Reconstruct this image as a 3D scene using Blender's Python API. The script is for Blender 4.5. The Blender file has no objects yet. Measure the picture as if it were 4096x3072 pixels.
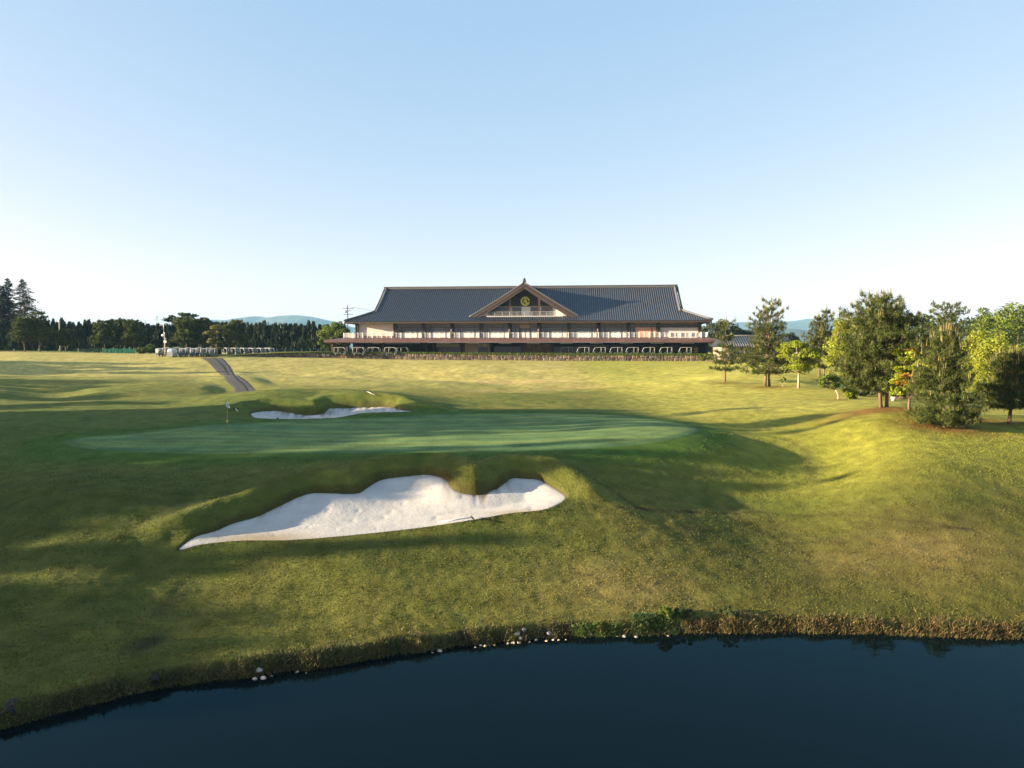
import bpy, math, random
import numpy as np
from mathutils import Vector, Matrix

# ---------------------------------------------------------------- camera, sky, sun, exposure
scene = bpy.context.scene
COL = scene.collection
R = math.radians
FPX, HZ, CAMZ = 710.0, 348.0, 10.0          # focal length in pixels of a 1024 wide frame, horizon row, eye height over the pond
PITCH = math.atan((384.0 - HZ) / FPX)
cam_d = bpy.data.cameras.new("camera")
cam = bpy.data.objects.new("camera", cam_d)
COL.objects.link(cam)
cam.location = (0, 0, CAMZ)
cam.rotation_euler = (R(90) - PITCH, 0, 0)
cam_d.sensor_width = 36.0
cam_d.lens = 36.0 * FPX / 1024.0
cam_d.clip_start = 0.1
cam_d.clip_end = 40000
scene.camera = cam

SUN_EL, SUN_TRAVEL = R(10.0), R(8.8)        # light travels towards +X and a little away from the camera
L = Vector((math.cos(SUN_EL) * math.cos(SUN_TRAVEL), math.cos(SUN_EL) * math.sin(SUN_TRAVEL), -math.sin(SUN_EL)))
world = bpy.data.worlds.new("World")
scene.world = world
world.use_nodes = True
wn = world.node_tree
wn.nodes.clear()
w_out = wn.nodes.new("ShaderNodeOutputWorld")
w_bg = wn.nodes.new("ShaderNodeBackground")
w_sky = wn.nodes.new("ShaderNodeTexSky")
w_sky.sky_type = 'NISHITA'
w_sky.sun_disc = False
w_sky.sun_elevation = SUN_EL
w_sky.sun_rotation = math.atan2(-L.x, -L.y)  # azimuth of the sun, clockwise from +Y
w_sky.altitude = 0
w_sky.air_density = 1.0
w_sky.dust_density = 1.0
w_sky.ozone_density = 0.9
w_bg.inputs['Strength'].default_value = 0.071
w_mul = wn.nodes.new("ShaderNodeVectorMath"); w_mul.operation = 'MULTIPLY_ADD'
w_mul.inputs[1].default_value = (0.76, 0.43, 0.32)   # evening haze: the sky's own gradient, softened ...
w_mul.inputs[2].default_value = (0.36, 1.05, 1.72)     # ... by an even pale blue veil, alike in every direction
wn.links.new(w_sky.outputs[0], w_mul.inputs[0])
wn.links.new(w_mul.outputs[0], w_bg.inputs[0])
wn.links.new(w_bg.outputs[0], w_out.inputs[0])
sun_d = bpy.data.lights.new("sun", 'SUN')
sun_d.energy = 5.0
sun_d.angle = R(0.5)
sun_d.color = (1.0, 0.80, 0.52)
sun = bpy.data.objects.new("sun", sun_d)
COL.objects.link(sun)
sun.rotation_euler = L.to_track_quat('-Z', 'Y').to_euler()
sun.location = (-300, -50, 120)
vs = scene.view_settings
vs.view_transform = 'Standard'
vs.look = 'None'
vs.exposure = 2.3
vs.gamma = 1.0
vs.use_curve_mapping = False
scene.cycles.max_bounces = 6
scene.cycles.diffuse_bounces = 3
scene.cycles.transparent_max_bounces = 12
scene.cycles.volume_bounces = 1
scene.cycles.use_denoising = True

rng = np.random.default_rng(7)
rnd = random.Random(11)

# ---------------------------------------------------------------- small helpers
def put(o, parent=None):
    COL.objects.link(o)
    if parent is not None:
        o.parent = parent
    return o

def tag(o, label=None, cat=None, group=None, kind=None):
    if label: o['label'] = label
    if cat: o['category'] = cat
    if group: o['group'] = group
    if kind: o['kind'] = kind
    return o

def empty(name, loc=(0, 0, 0), rz=0.0, label=None, cat=None, group=None):
    o = bpy.data.objects.new(name, None)
    o.empty_display_size = 0.2
    o.location = loc
    o.rotation_euler = (0, 0, rz)
    put(o)
    return tag(o, label, cat, group)

def copy_tree(o, parent=None):
    c = o.copy()
    put(c)
    if parent is not None:
        c.parent = parent
    for ch in list(o.children):
        copy_tree(ch, c)
    return c

def np_mesh(name, V, F, mats, mat_idx=None, smooth=False, attr=None):
    """V (n,3), F (m,k) all faces with k corners."""
    V = np.ascontiguousarray(V, dtype=np.float32)
    F = np.ascontiguousarray(F, dtype=np.int32)
    me = bpy.data.meshes.new(name)
    m, k = F.shape
    me.vertices.add(len(V))
    me.vertices.foreach_set("co", V.ravel())
    me.loops.add(m * k)
    me.loops.foreach_set("vertex_index", F.ravel())
    me.polygons.add(m)
    me.polygons.foreach_set("loop_start", np.arange(0, m * k, k, dtype=np.int32))
    me.polygons.foreach_set("use_smooth", np.full(m, smooth, dtype=bool))
    for mt in (mats if isinstance(mats, (list, tuple)) else [mats]):
        me.materials.append(mt)
    if mat_idx is not None:
        me.polygons.foreach_set("material_index", np.ascontiguousarray(mat_idx, dtype=np.int32))
    if attr is not None:
        a = me.attributes.new("tint", 'FLOAT_COLOR', 'POINT')
        C = np.ones((len(V), 4), dtype=np.float32)
        C[:, :attr.shape[1]] = attr
        a.data.foreach_set("color", C.ravel())
    me.update(calc_edges=True)
    return me

class MB:
    """collects boxes, tubes and loose polygons; build() links them as ONE object"""
    def __init__(self):
        self.v, self.f, self.m, self.s = [], [], [], []
    def poly(self, pts, mi=0, smooth=False):
        b = len(self.v)
        self.v += [tuple(p) for p in pts]
        self.f.append(tuple(range(b, b + len(pts))))
        self.m.append(mi); self.s.append(smooth)
    def mesh(self, pts, faces, mi=0, smooth=False):
        b = len(self.v)
        self.v += [tuple(p) for p in pts]
        for q in faces:
            self.f.append(tuple(b + i for i in q)); self.m.append(mi); self.s.append(smooth)
    def box(self, x0, x1, y0, y1, z0, z1, mi=0):
        p = [(x0,y0,z0),(x1,y0,z0),(x1,y1,z0),(x0,y1,z0),(x0,y0,z1),(x1,y0,z1),(x1,y1,z1),(x0,y1,z1)]
        self.mesh(p, [(0,3,2,1),(4,5,6,7),(0,1,5,4),(1,2,6,5),(2,3,7,6),(3,0,4,7)], mi)
    def tube(self, pts, rad, n=6, mi=0, cap=True, smooth=True):
        pts = [Vector(p) for p in pts]
        if not isinstance(rad, (list, tuple)): rad = [rad] * len(pts)
        rings = []
        up = None
        for i, p in enumerate(pts):
            a = pts[max(i - 1, 0)]; b = pts[min(i + 1, len(pts) - 1)]
            d = (b - a).normalized()
            if up is None:
                up = Vector((0, 0, 1)) if abs(d.z) < 0.9 else Vector((1, 0, 0))
            s = d.cross(up)
            if s.length < 1e-5:
                up = Vector((0, 1, 0)); s = d.cross(up)
            s.normalize(); t = s.cross(d).normalized(); up = t
            rings.append([p + (s * math.cos(2*math.pi*k/n) + t * math.sin(2*math.pi*k/n)) * rad[i] for k in range(n)])
        V = [q for r in rings for q in r]
        F = []
        for i in range(len(pts) - 1):
            for k in range(n):
                F.append((i*n + k, (i+1)*n + k, (i+1)*n + (k+1) % n, i*n + (k+1) % n))
        self.mesh(V, F, mi, smooth)
        if cap:
            b = len(self.v) - len(V)
            self.f.append(tuple(b + k for k in range(n))); self.m.append(mi); self.s.append(False)
            self.f.append(tuple(b + (len(pts)-1)*n + k for k in reversed(range(n)))); self.m.append(mi); self.s.append(False)
    def build(self, name, mats, parent=None, kind=None, bevel=0.0):
        me = bpy.data.meshes.new(name)
        me.from_pydata(self.v, [], self.f)
        for mt in (mats if isinstance(mats, (list, tuple)) else [mats]):
            me.materials.append(mt)
        me.polygons.foreach_set("material_index", self.m)
        me.polygons.foreach_set("use_smooth", self.s)
        me.update()
        o = bpy.data.objects.new(name, me)
        put(o, parent)
        if bevel:
            b = o.modifiers.new("bevel", 'BEVEL'); b.width = bevel; b.segments = 2; b.limit_method = 'ANGLE'
        if kind: o['kind'] = kind
        return o

# ---------------------------------------------------------------- materials
def new_mat(name):
    m = bpy.data.materials.new(name)
    m.use_nodes = True
    nt = m.node_tree
    b = nt.nodes["Principled BSDF"]
    return m, nt, b

def mat(name, col, rough=0.7, var=0.15, scale=4.0, bump=0.0, bscale=None, metallic=0.0, spec=0.4, tint=False, col2=None, stretch=None, trans=0.0):
    """principled surface whose colour varies by noise; tint multiplies a vertex colour"""
    m, nt, b = new_mat(name)
    N, K = nt.nodes.new, nt.links.new
    tc = N("ShaderNodeTexCoord")
    src = tc.outputs['Object']
    if stretch:
        mp = N("ShaderNodeMapping"); mp.inputs['Scale'].default_value = stretch
        K(src, mp.inputs['Vector']); src = mp.outputs[0]
    n1 = N("ShaderNodeTexNoise"); n1.inputs['Scale'].default_value = scale; n1.inputs['Detail'].default_value = 5; n1.inputs['Roughness'].default_value = 0.65
    K(src, n1.inputs['Vector'])
    cr = N("ShaderNodeValToRGB")
    c = np.array(col)
    lo = c * (1 - var * 1.5); hi = c * (1 + var * 1.5) if col2 is None else np.array(col2)
    cr.color_ramp.elements[0].position = 0.3; cr.color_ramp.elements[1].position = 0.7
    cr.color_ramp.elements[0].color = (*lo, 1); cr.color_ramp.elements[1].color = (*np.clip(hi, 0, 1), 1)
    K(n1.outputs['Fac'], cr.inputs[0])
    out = cr.outputs[0]
    if tint:
        at = N("ShaderNodeAttribute"); at.attribute_name = "tint"
        mx = N("ShaderNodeMix"); mx.data_type = 'RGBA'; mx.blend_type = 'MULTIPLY'; mx.inputs[0].default_value = 1.0
        K(out, mx.inputs[6]); K(at.outputs['Color'], mx.inputs[7]); out = mx.outputs[2]
    K(out, b.inputs['Base Color'])
    b.inputs['Roughness'].default_value = rough
    b.inputs['Metallic'].default_value = metallic
    b.inputs['Specular IOR Level'].default_value = spec
    if bump:
        n2 = N("ShaderNodeTexNoise"); n2.inputs['Scale'].default_value = bscale or scale * 4; n2.inputs['Detail'].default_value = 4
        K(src, n2.inputs['Vector'])
        bp = N("ShaderNodeBump"); bp.inputs['Strength'].default_value = bump; bp.inputs['Distance'].default_value = 0.05
        K(n2.outputs['Fac'], bp.inputs['Height']); K(bp.outputs[0], b.inputs['Normal'])
    if trans:
        tr = N("ShaderNodeBsdfTranslucent"); ms = N("ShaderNodeMixShader"); ms.inputs[0].default_value = trans
        K(out, tr.inputs['Color']); K(b.outputs[0], ms.inputs[1]); K(tr.outputs[0], ms.inputs[2])
        K(ms.outputs[0], nt.nodes["Material Output"].inputs['Surface'])
    return m

def leaf_mat(name, col, trans=0.35):
    m, nt, b = new_mat(name)
    N, K = nt.nodes.new, nt.links.new
    at = N("ShaderNodeAttribute"); at.attribute_name = "tint"
    mx = N("ShaderNodeMix"); mx.data_type = 'RGBA'; mx.blend_type = 'MULTIPLY'; mx.inputs[0].default_value = 1.0
    mx.inputs[6].default_value = (*col, 1)
    K(at.outputs['Color'], mx.inputs[7])
    K(mx.outputs[2], b.inputs['Base Color'])
    b.inputs['Roughness'].default_value = 0.65
    b.inputs['Specular IOR Level'].default_value = 0.25
    tr = N("ShaderNodeBsdfTranslucent"); ms = N("ShaderNodeMixShader"); ms.inputs[0].default_value = trans
    K(mx.outputs[2], tr.inputs['Color']); K(b.outputs[0], ms.inputs[1]); K(tr.outputs[0], ms.inputs[2])
    K(ms.outputs[0], nt.nodes["Material Output"].inputs['Surface'])
    return m

M = {}
M['white'] = mat('white_paint', (0.66, 0.65, 0.62), 0.45, 0.06, 2.0)
M['black'] = mat('black_plastic', (0.02, 0.02, 0.022), 0.5, 0.2, 5)
M['dark'] = mat('dark_seat', (0.03, 0.03, 0.035), 0.6, 0.2, 5)
M['steel'] = mat('grey_steel', (0.35, 0.36, 0.38), 0.4, 0.1, 5, metallic=0.6)
M['concrete'] = mat('concrete', (0.36, 0.34, 0.31), 0.85, 0.15, 1.5, bump=0.2)
M['bark'] = mat('bark', (0.13, 0.085, 0.055), 0.9, 0.35, 3.0, bump=0.8, bscale=14, stretch=(1, 1, 0.3))
M['pinebark'] = mat('pine_bark', (0.13, 0.082, 0.055), 0.9, 0.35, 3.0, bump=0.8, bscale=12, stretch=(1, 1, 0.35))
M['palebark'] = mat('pale_bark', (0.30, 0.25, 0.185), 0.9, 0.25, 3.0, bump=0.5, bscale=12, stretch=(1, 1, 0.3))

# ---------------------------------------------------------------- pixel <-> place
cp, sp_ = math.cos(PITCH), math.sin(PITCH)
def at(px, py, d):
    """the point that lies d metres ahead and is seen at (px, py) of the 1024x768 frame"""
    x = (px - 512.0) / FPX; y = (384.0 - py) / FPX
    s = d / (cp + y * sp_)
    return (s * x, d, CAMZ + s * (-sp_ + y * cp))

# ---------------------------------------------------------------- value noise
_tab = np.random.default_rng(3).random((8, 256, 256)).astype(np.float32)
def vnoise(x, y, s=0):
    xi = np.floor(x).astype(np.int64); yi = np.floor(y).astype(np.int64)
    fx = x - xi; fy = y - yi
    fx = fx * fx * (3 - 2 * fx); fy = fy * fy * (3 - 2 * fy)
    t = _tab[s % 8]
    a = t[xi & 255, yi & 255]; b = t[(xi + 1) & 255, yi & 255]
    c = t[xi & 255, (yi + 1) & 255]; d = t[(xi + 1) & 255, (yi + 1) & 255]
    return (a * (1 - fx) + b * fx) * (1 - fy) + (c * (1 - fx) + d * fx) * fy
def fbm(x, y, s=0, o=4):
    r = 0; a = 0.5; w = 0
    for k in range(o):
        r = r + a * vnoise(x * 2**k + 17 * k, y * 2**k + 5 * k, s + k); w += a; a *= 0.55
    return r / w

def sstep(a, b, x):
    t = np.clip((x - a) / (b - a), 0, 1)
    return t * t * (3 - 2 * t)

# ---------------------------------------------------------------- thin plate spline over warped plan coordinates
def warp(P):
    X, Y = P[:, 0], P[:, 1]
    w = np.sqrt(Y * Y + 144.0)
    return np.stack([X * 45.0 / w, 45.0 * np.arcsinh(Y / 12.0)], 1)
def phi(r2):
    return 0.5 * r2 * np.log(np.maximum(r2, 1e-9))
class TPS:
    def __init__(self, P, z, lam=0.02):
        A = warp(np.asarray(P, float)); n = len(A)
        d2 = ((A[:, None] - A[None]) ** 2).sum(-1)
        K = phi(d2) + np.eye(n) * lam
        Q = np.c_[np.ones(n), A]
        S = np.zeros((n + 3, n + 3)); S[:n, :n] = K; S[:n, n:] = Q; S[n:, :n] = Q.T
        sol = np.linalg.solve(S, np.r_[z, 0, 0, 0])
        self.A, self.w, self.c = A, sol[:n], sol[n:]
    def __call__(self, X, Y):
        X = np.atleast_1d(np.asarray(X, float)); Y = np.atleast_1d(np.asarray(Y, float))
        sh = X.shape
        B = warp(np.stack([X.ravel(), Y.ravel()], 1))
        out = np.empty(len(B))
        for i in range(0, len(B), 20000):
            b = B[i:i + 20000]
            d2 = (b ** 2).sum(1)[:, None] + (self.A ** 2).sum(1)[None] - 2 * b @ self.A.T
            out[i:i + 20000] = phi(np.maximum(d2, 1e-9)) @ self.w + self.c[0] + b @ self.c[1:]
        return out.reshape(sh)

def catmull(P, n=6, closed=True):
    P = np.asarray(P, float); out = []
    m = len(P)
    for i in range(m if closed else m - 1):
        if closed:
            p0, p1, p2, p3 = P[i - 1], P[i], P[(i + 1) % m], P[(i + 2) % m]
        else:
            p0, p1, p2, p3 = P[max(i - 1, 0)], P[i], P[i + 1], P[min(i + 2, m - 1)]
        for k in range(n):
            t = k / n
            out.append(0.5 * (2*p1 + (p2 - p0)*t + (2*p0 - 5*p1 + 4*p2 - p3)*t*t + (3*p1 - p0 - 3*p2 + p3)*t**3))
    if not closed: out.append(P[-1])
    return np.array(out)

def sdist(X, Y, poly, pad=6.0):
    """signed distance to a closed outline, positive inside; -pad far away"""
    sh = X.shape
    x = X.ravel(); y = Y.ravel()
    out = np.full(len(x), -pad)
    lo = poly.min(0) - pad; hi = poly.max(0) + pad
    idx = np.nonzero((x > lo[0]) & (x < hi[0]) & (y > lo[1]) & (y < hi[1]))[0]
    if len(idx):
        px = x[idx]; py = y[idx]
        best = np.full(len(idx), 1e9); ins = np.zeros(len(idx), bool)
        for i in range(len(poly)):
            ax, ay = poly[i]; bx, by = poly[(i + 1) % len(poly)]
            dx, dy = bx - ax, by - ay
            t = np.clip(((px - ax) * dx + (py - ay) * dy) / (dx*dx + dy*dy + 1e-12), 0, 1)
            best = np.minimum(best, (px - ax - t*dx)**2 + (py - ay - t*dy)**2)
            c = (ay > py) != (by > py)
            with np.errstate(divide='ignore', invalid='ignore'):
                ins ^= c & (px < (bx - ax) * (py - ay) / (by - ay + 1e-12) + ax)
        out[idx] = np.maximum(np.where(ins, 1, -1) * np.sqrt(best), -pad)
    return out.reshape(sh)

# ---------------------------------------------------------------- lie of the land: (px, py, metres ahead)
ctrl = [
 # near slope, foot
 (0,600,25),(150,600,26),(300,600,26.3),(450,580,27.5),(600,580,27.6),(700,578,28),(800,582,28),(900,578,28),(1000,566,28.2),(1090,558,28.6),
 (100,560,28),(0,540,30),(330,560,28.7),(450,550,29.8),(560,540,31),
 # around the near bunker
 (120,500,33.4),(60,480,36),(180,500,34),(252,486,36),(327,466,39),(390,460,39.8),(445,457,40.3),(520,459,39.9),(575,468,38.6),(600,485,37),(620,510,34),
 (640,480,38.5),
 # left of the green
 (0,500,35),(0,450,45),(0,430,51),(100,470,40),(60,455,43.6),(200,462,41.4),(-60,440,49),(-60,520,33),
 # green
 (62,443,46.4),(116,451,44),(231,453.5,42.8),(370,452.8,42.2),(509,451.4,42),(602,448,42.6),(671,440,45),(699,431.5,49),
 (671,422,56),(625,415.7,60.5),(555,413,62),(463,413.4,61.5),(393,416.7,60),(324,419.6,58.5),(231,423.6,54.5),(139,433,49.8),(83,437.5,48.3),(227,433,49.5),(450,432,50.3),(560,430,51.4),
 # fall off right of the green
 (700,450,43.6),(700,470,41.2),(660,465,40.8),
 # right hand valley and bank
 (800,485,40),(900,465,38.6),(1000,452,42),(1090,445,44),
 (700,527,33.6),(800,532,34),(900,525,32.4),(1000,510,33.2),(1090,500,34.5),
 (720,412,62),(806,430,53.5),(870,425,49.5),(900,440,45),(945,428,48.5),(1010,424,51),(1090,420,54),
 (780,412,61.5),(850,408,61),(884,407.5,56.5),(905,404,65),(940,411,64),(1000,412.5,66),(1090,412,68),
 (690,400,76),(760,397,76),(838,399.5,70),(870,394,80),(798,388.3,85),(768,386.3,88),(725,383.8,92),(830,383,93),(822,376,100),(780,375,103),
 (930,398,85),(1024,398,88),(900,390,100),
 (800,369.5,115),(760,368,125),(850,372,115),(950,375,118),(1024,376,120),
 # left bank beyond the green
 (0,410,62),(100,418,57.5),(100,400,71),(180,404,66.5),(200,398,69),(237,394,69),(273.5,390.8,68.5),(296,392,68.3),(318,394.8,67.8),(347,393.6,67.5),(364,395.3,67),(392,400,65.8),(426,405.8,65),
 (160,408,63),(240,406,62.5),
 (0,392,82),(100,391,84),(150,395,82),
 (-60,400,75),(-60,380,100),(-60,360,150),
 (0,384,93),(100,384,95),(180,388,93),(40,401,77),(110,399.5,79),(60,396,86),(240,395.5,90),(262,391,92),(300,388,93),(347,389,92),(400,392,87),
 (0,375.5,112),(100,375,115),(180,376.2,119),(221,376,120),(270,376.6,121),(335,377.7,119),(420,379,116),
 (0,374.4,128),(100,374.2,131),(180,374.8,133),(221,374.2,129),(270,374.8,132),(335,375.8,132),(0,378.2,119),(100,377.6,122),(180,378.6,125.5),(270,379,127),(335,379.6,126),(420,380.6,124),(420,377.5,130),
 (0,365,136),(100,366,138),(180,366.3,141),(240,367,142),(335,368,143),
 (0,356,154),(70,357,155),(137,357.6,155),(200,358,155),(228,358,156),
 # slope below the clubhouse
 (463,401,75),(512,399.5,77),(560,399,78),(620,400,77.5),
 (463,391,90),(560,390,92),(640,390,92),
 (463,383,107),(512,382,110),(580,381,112),(650,381,111),(700,378,108),
 (463,371,136),(560,371,137),(650,371,136),(720,371,125),
 (335,358.6,163),(430,359.8,162.5),(527,360.6,161.5),(620,361,159.5),(707,361.2,156.5),(745,361,152),
]
_P = [at(*c) for c in ctrl]
extra = [(17,48.5,3.3),(15.6,44.8,3.1),(18.6,52.5,3.5),(17,57,3.75),(21.0,46.5,2.9),(19.5,42,2.55),(14,62,4.0),
   # plan points outside the frame or hidden
 (-38,18,1.6),(-50,30,2.6),(-60,45,3.4),(-90,20,3.0),(-120,60,5.0),(-110,100,6.0),(-140,150,8.4),(-70,-5,2.2),(-120,-20,4),(-90,-30,3),(-200,40,7),
 (55,40,5.2),(75,60,5.5),(90,100,6.5),(120,160,7.5),(45,25,2.5),(60,10,3),(110,20,6),
 (-110,170,8.7),(-60,170,8.0),(-20,175,7.0),(20,175,7.0),(60,170,7.2),(-120,195,9.0),(-85,195,8.3),(-100,250,8.2),(0,250,7),(100,250,7.5),
 (-300,600,6),(0,600,6),(300,600,6),(-800,2000,5),(800,2000,5),(0,2000,5),(-3000,9000,5),(3000,9000,5),(-700,300,7),(700,300,7),(0,9000,5)]
_P += extra

shore_px = [(-40,742),(0,731),(46,719),(100,705),(156,690),(251,679),(300,673.5),(400,656),(460,648.5),(508,643),(574,638.5),(640,636.4),(718,634.2),(790,634),(858,635),(937,638),(1024,641),(1080,643)]
_s = np.array([(lambda p: (p[0], p[1]))(at(px, py, CAMZ * FPX / (py - HZ) / 1.0)) for px, py in shore_px])
def _zero_d(px, py):            # distance at which the sight line meets the pond level
    y = (384.0 - py) / FPX
    return CAMZ * (cp + y * sp_) / (sp_ - y * cp)
SHORE = np.array([at(px, py, _zero_d(px, py))[:2] for px, py in shore_px])
SHORE = np.vstack([[(-160, -60), (-60, -6), (-30, 10)], SHORE, [(30, 22.5), (60, 14), (160, -40)]])
SHORE = SHORE[np.argsort(SHORE[:, 0])]
def shore_y(X):
    return np.interp(X, SHORE[:, 0], SHORE[:, 1])
for X in list(np.linspace(-15, 19, 12)) + [-40, -80, 40, 80]:
    _P.append((X, float(shore_y(X)) + 1.0, 0.42))
_P = np.array(_P)

# outlines of the bunkers: (px, py, metres ahead)
near_out = [(179,549.7,29.6),(203,544,30.0),(242,540.5,30.4),(289,540,30.5),(330,537,30.8),(378,532.4,31.3),(437,525.3,32),(476,519.2,32.5),(508,513.5,33.1),(541,510,33.4),(557,503.9,34.1),(565.5,496.8,35),
 (559.4,489.7,35.8),(547,481.5,36.7),(537,475.4,37.4),(520.8,473.2,37.6),(510.6,473,37.4),(498.4,480.3,36.4),(480,485.6,35.6),(463.8,484.6,35.6),(451.6,480.3,36.1),(445.5,473.4,37.2),(427.2,470,37.8),(409,471.4,37.7),(382.5,474.4,37.2),(368.2,481.5,36.4),(358,487.4,35.7),(335.7,488.6,35.4),(315.3,488.6,35.3),(301,491.7,34.9),(276.7,502.9,33.8),(256.4,513,32.8),(232,521.2,32),(215.7,529.3,31.2),(195.3,536.4,30.5)]
back_out = [(251.4,414,60.2),(255.4,417.4,59.2),(267.8,418.5,58.9),(290.4,419,58.7),(307.4,418.8,58.7),(324.3,418.3,58.9),(337.9,417.4,59.2),(350.3,415.1,60.2),(363.9,412.9,61.1),(392,412,61.6),(412.4,411,62.2),
 (403.4,408.7,63.0),(395.5,405.5,64.2),(386.5,403.8,64.8),(369.5,403.3,65),(347,404.2,64.8),(330,404.6,64.5),(326,407.2,63.6),(319.8,409.8,62.8),(307.4,410.9,62.5),(296,409.8,62.7),(284.8,408,63),(273.5,407.4,63.1),(262.2,408.6,62.6),(254.2,411.2,61.4)]
NB = np.array([at(*c) for c in near_out]); BB = np.array([at(*c) for c in back_out])
_T = TPS(np.vstack([_P[:, :2], NB[::1, :2], BB[::1, :2]]), np.r_[_P[:, 2], NB[:, 2], BB[:, 2]], 0.02)
def bunker_sand(out, lips, dip):
    z = out[:, 2] - np.array(lips)
    c = out[:, :2].mean(0)
    P = out[:, :2]
    return TPS(P, z, 0.02), catmull(P, 6)
near_lips = [0.0]*10 + [0.02, 0.05] + [0.1,0.15,0.22,0.28,0.3,0.38,0.45,0.45,0.4,0.32,0.25,0.25,0.28,0.3,0.3,0.25,0.22,0.22,0.22,0.18,0.12,0.08,0.03]
back_lips = [0.02]*10 + [0.03] + [0.15,0.25,0.3,0.35,0.35,0.35,0.38,0.4,0.38,0.35,0.3,0.3,0.25,0.12]
S_near, O_near = bunker_sand(NB, near_lips, 0.2)
S_back, O_back = bunker_sand(BB, back_lips, 0.2)

def base_z(X, Y):
    z = _T(X, Y)
    return z

def raycast(px, py, d0=16.0, d1=240.0, n=1400):
    d = np.geomspace(d0, d1, n)
    p = np.array([at(px, py, q) for q in d])
    g = base_z(p[:, 0], p[:, 1])
    k = np.nonzero(p[:, 2] < g)[0]
    k = k[0] if len(k) else n - 1
    return (p[k, 0], p[k, 1], g[k])

def ground(x, y):
    return float(base_z(np.array([x]), np.array([y]))[0])

green_px = [(62.5,443),(85,448.3),(116,451.3),(170,453),(231,453.7),(300,453.3),(370,452.8),(440,452.3),(509,451.4),(560,450.2),(602,448),(640,444.6),(671,440),(690,435.6),(699,431.2),
 (692,426.5),(671,422),(625,415.9),(590,414.2),(555.5,413.4),(510,413.3),(463,413.7),(425,415),(393.5,416.9),(360,418.3),(324,419.6),(275,421.6),(231,423.8),(180,428),(139,433),(105,435.6),(83,437.5)]
GRN = np.array([raycast(px, py, 38, 66)[:2] for px, py in green_px])
# the far and near edges should be one smooth loop in plan
GRN_S = catmull(GRN, 5)
path_l = [(199.3,357.9),(204.3,359.8),(210.2,364.4),(216,371),(221,375.4),(225.2,379.4),(230.3,384.4),(234.4,389.4),(236.4,394)]
path_r = [(221.9,357.9),(226.9,362.7),(232,369.4),(238.6,375.8),(244.5,379.4),(250.3,384.4),(257,391)]
PL = [raycast(px, py, 74, 157)[:2] for px, py in path_l]
PR = [raycast(px, py, 74, 157)[:2] for px, py in path_r]
PL = PL[:-1] + [(-35.6, 90.5, 0), (-33.8, 85.5, 0)]
PR = PR[:-1] + [(-33.4, 92.5, 0), (-30.8, 86, 0)]
PATH = np.array([p[:2] for p in PL] + [p[:2] for p in PR[::-1]])
PATH_S = np.vstack([catmull(np.array([p[:2] for p in PL]), 5, False), catmull(np.array([p[:2] for p in PR[::-1]]), 5, False)])

# ---------------------------------------------------------------- ground grid: fans out with distance so its mesh is finest close by
rows = list(np.arange(-60, 15, 3.0))
y = 15.0
while y < 240:
    rows.append(y); y += 0.13 * max(1.0, y / 44.0) ** 1.55
while y < 12000:
    rows.append(y); y *= 1.13
rows = np.array(rows)
us = np.concatenate([-np.geomspace(5, 0.80, 34), np.linspace(-0.78, 0.78, 700), np.geomspace(0.80, 5, 34)])
RY, CU = np.meshgrid(rows, us, indexing='ij')
GY = RY
GX = CU * np.sqrt((np.maximum(RY, 0) + 1.0) ** 2 + 100.0)
GZ = base_z(GX, GY)
nR, nC = GX.shape

sd_g = sdist(GX, GY, GRN_S, 6.0)
sd_n = sdist(GX, GY, O_near, 4.0)
sd_b = sdist(GX, GY, O_back, 4.0)
sd_p = sdist(GX, GY, PATH_S, 4.0)
ds = GY - shore_y(GX)                     # metres inland from the water's edge

# rough turf relief, only where the grass is long
amp = (1 - 0.6 * sstep(60, 110, GY)) * (GY > 10) * sstep(0.2, 3.0, -sd_g) * sstep(0.0, 0.8, -np.maximum(sd_n, sd_b)) * sstep(0.1, 0.6, -sd_p)
rel = 0.10 * (fbm(GX * 0.9, GY * 0.9, 1, 3) - 0.5) + 0.04 * (fbm(GX * 3.1, GY * 3.1, 2, 2) - 0.5)
rel2 = (0.42 * (fbm(GX * 0.16, GY * 0.16, 4, 3) - 0.5) + 1.5 * (fbm(GX * 0.045 + 3, GY * 0.075, 6, 2) - 0.5)) * sstep(72, 100, GY) * (1 - sstep(135, 150, GY))
GZ = GZ + rel * amp + rel2 * sstep(0.5, 4, -sd_p)
# bank: a short broken step down to the pond
bn = 0.35 * (fbm(GX * 1.3, GY * 0.3 + 9, 5, 3) - 0.5) + 0.22 * (fbm(GX * 2.4, GY * 2.4, 6, 3) - 0.5)
dd = ds + bn * 1.2
bank = np.where(dd < 0, -0.12 + dd * 0.35, -0.12 + (GZ + 0.12) * sstep(0.0, 0.55, dd))
GZ = np.where(dd < 1.2, np.where(dd < 0.55, bank, GZ), GZ)
GZ = np.where(ds < -3, np.maximum(bank, -1.6), GZ)
# bunkers: the turf breaks away at the lip
def carve(GZ, sd, S, lipw=0.16):
    idx = sd > -1.2
    s = S(GX[idx], GY[idx]); d = sd[idx]; g = GZ[idx]
    s = s - 0.22 * sstep(0.0, 2.2, d)
    lip = np.maximum(g - S(GX[idx], GY[idx]), 0.02)
    t = np.clip(d / lipw, -1, 1)
    inner = s - 0.25 * sstep(0, 1, t)
    outer = s + lip * sstep(0, 1, -t) + 0.03 * sstep(0, .6, -t) * (1 - sstep(0.1, 0.9, -d))
    GZ = GZ.copy()
    GZ[idx] = np.where(d > 0, inner, np.where(d > -lipw, outer, g + 0.03 * (1 - sstep(0.1, 0.9, -d))))
    return GZ
wb_n = sstep(0.2, 1.6, GY - np.interp(GX, NB[:11, 0], NB[:11, 1])); wb_b = sstep(0.2, 1.6, GY - np.interp(GX, BB[:11, 0], BB[:11, 1]))
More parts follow.
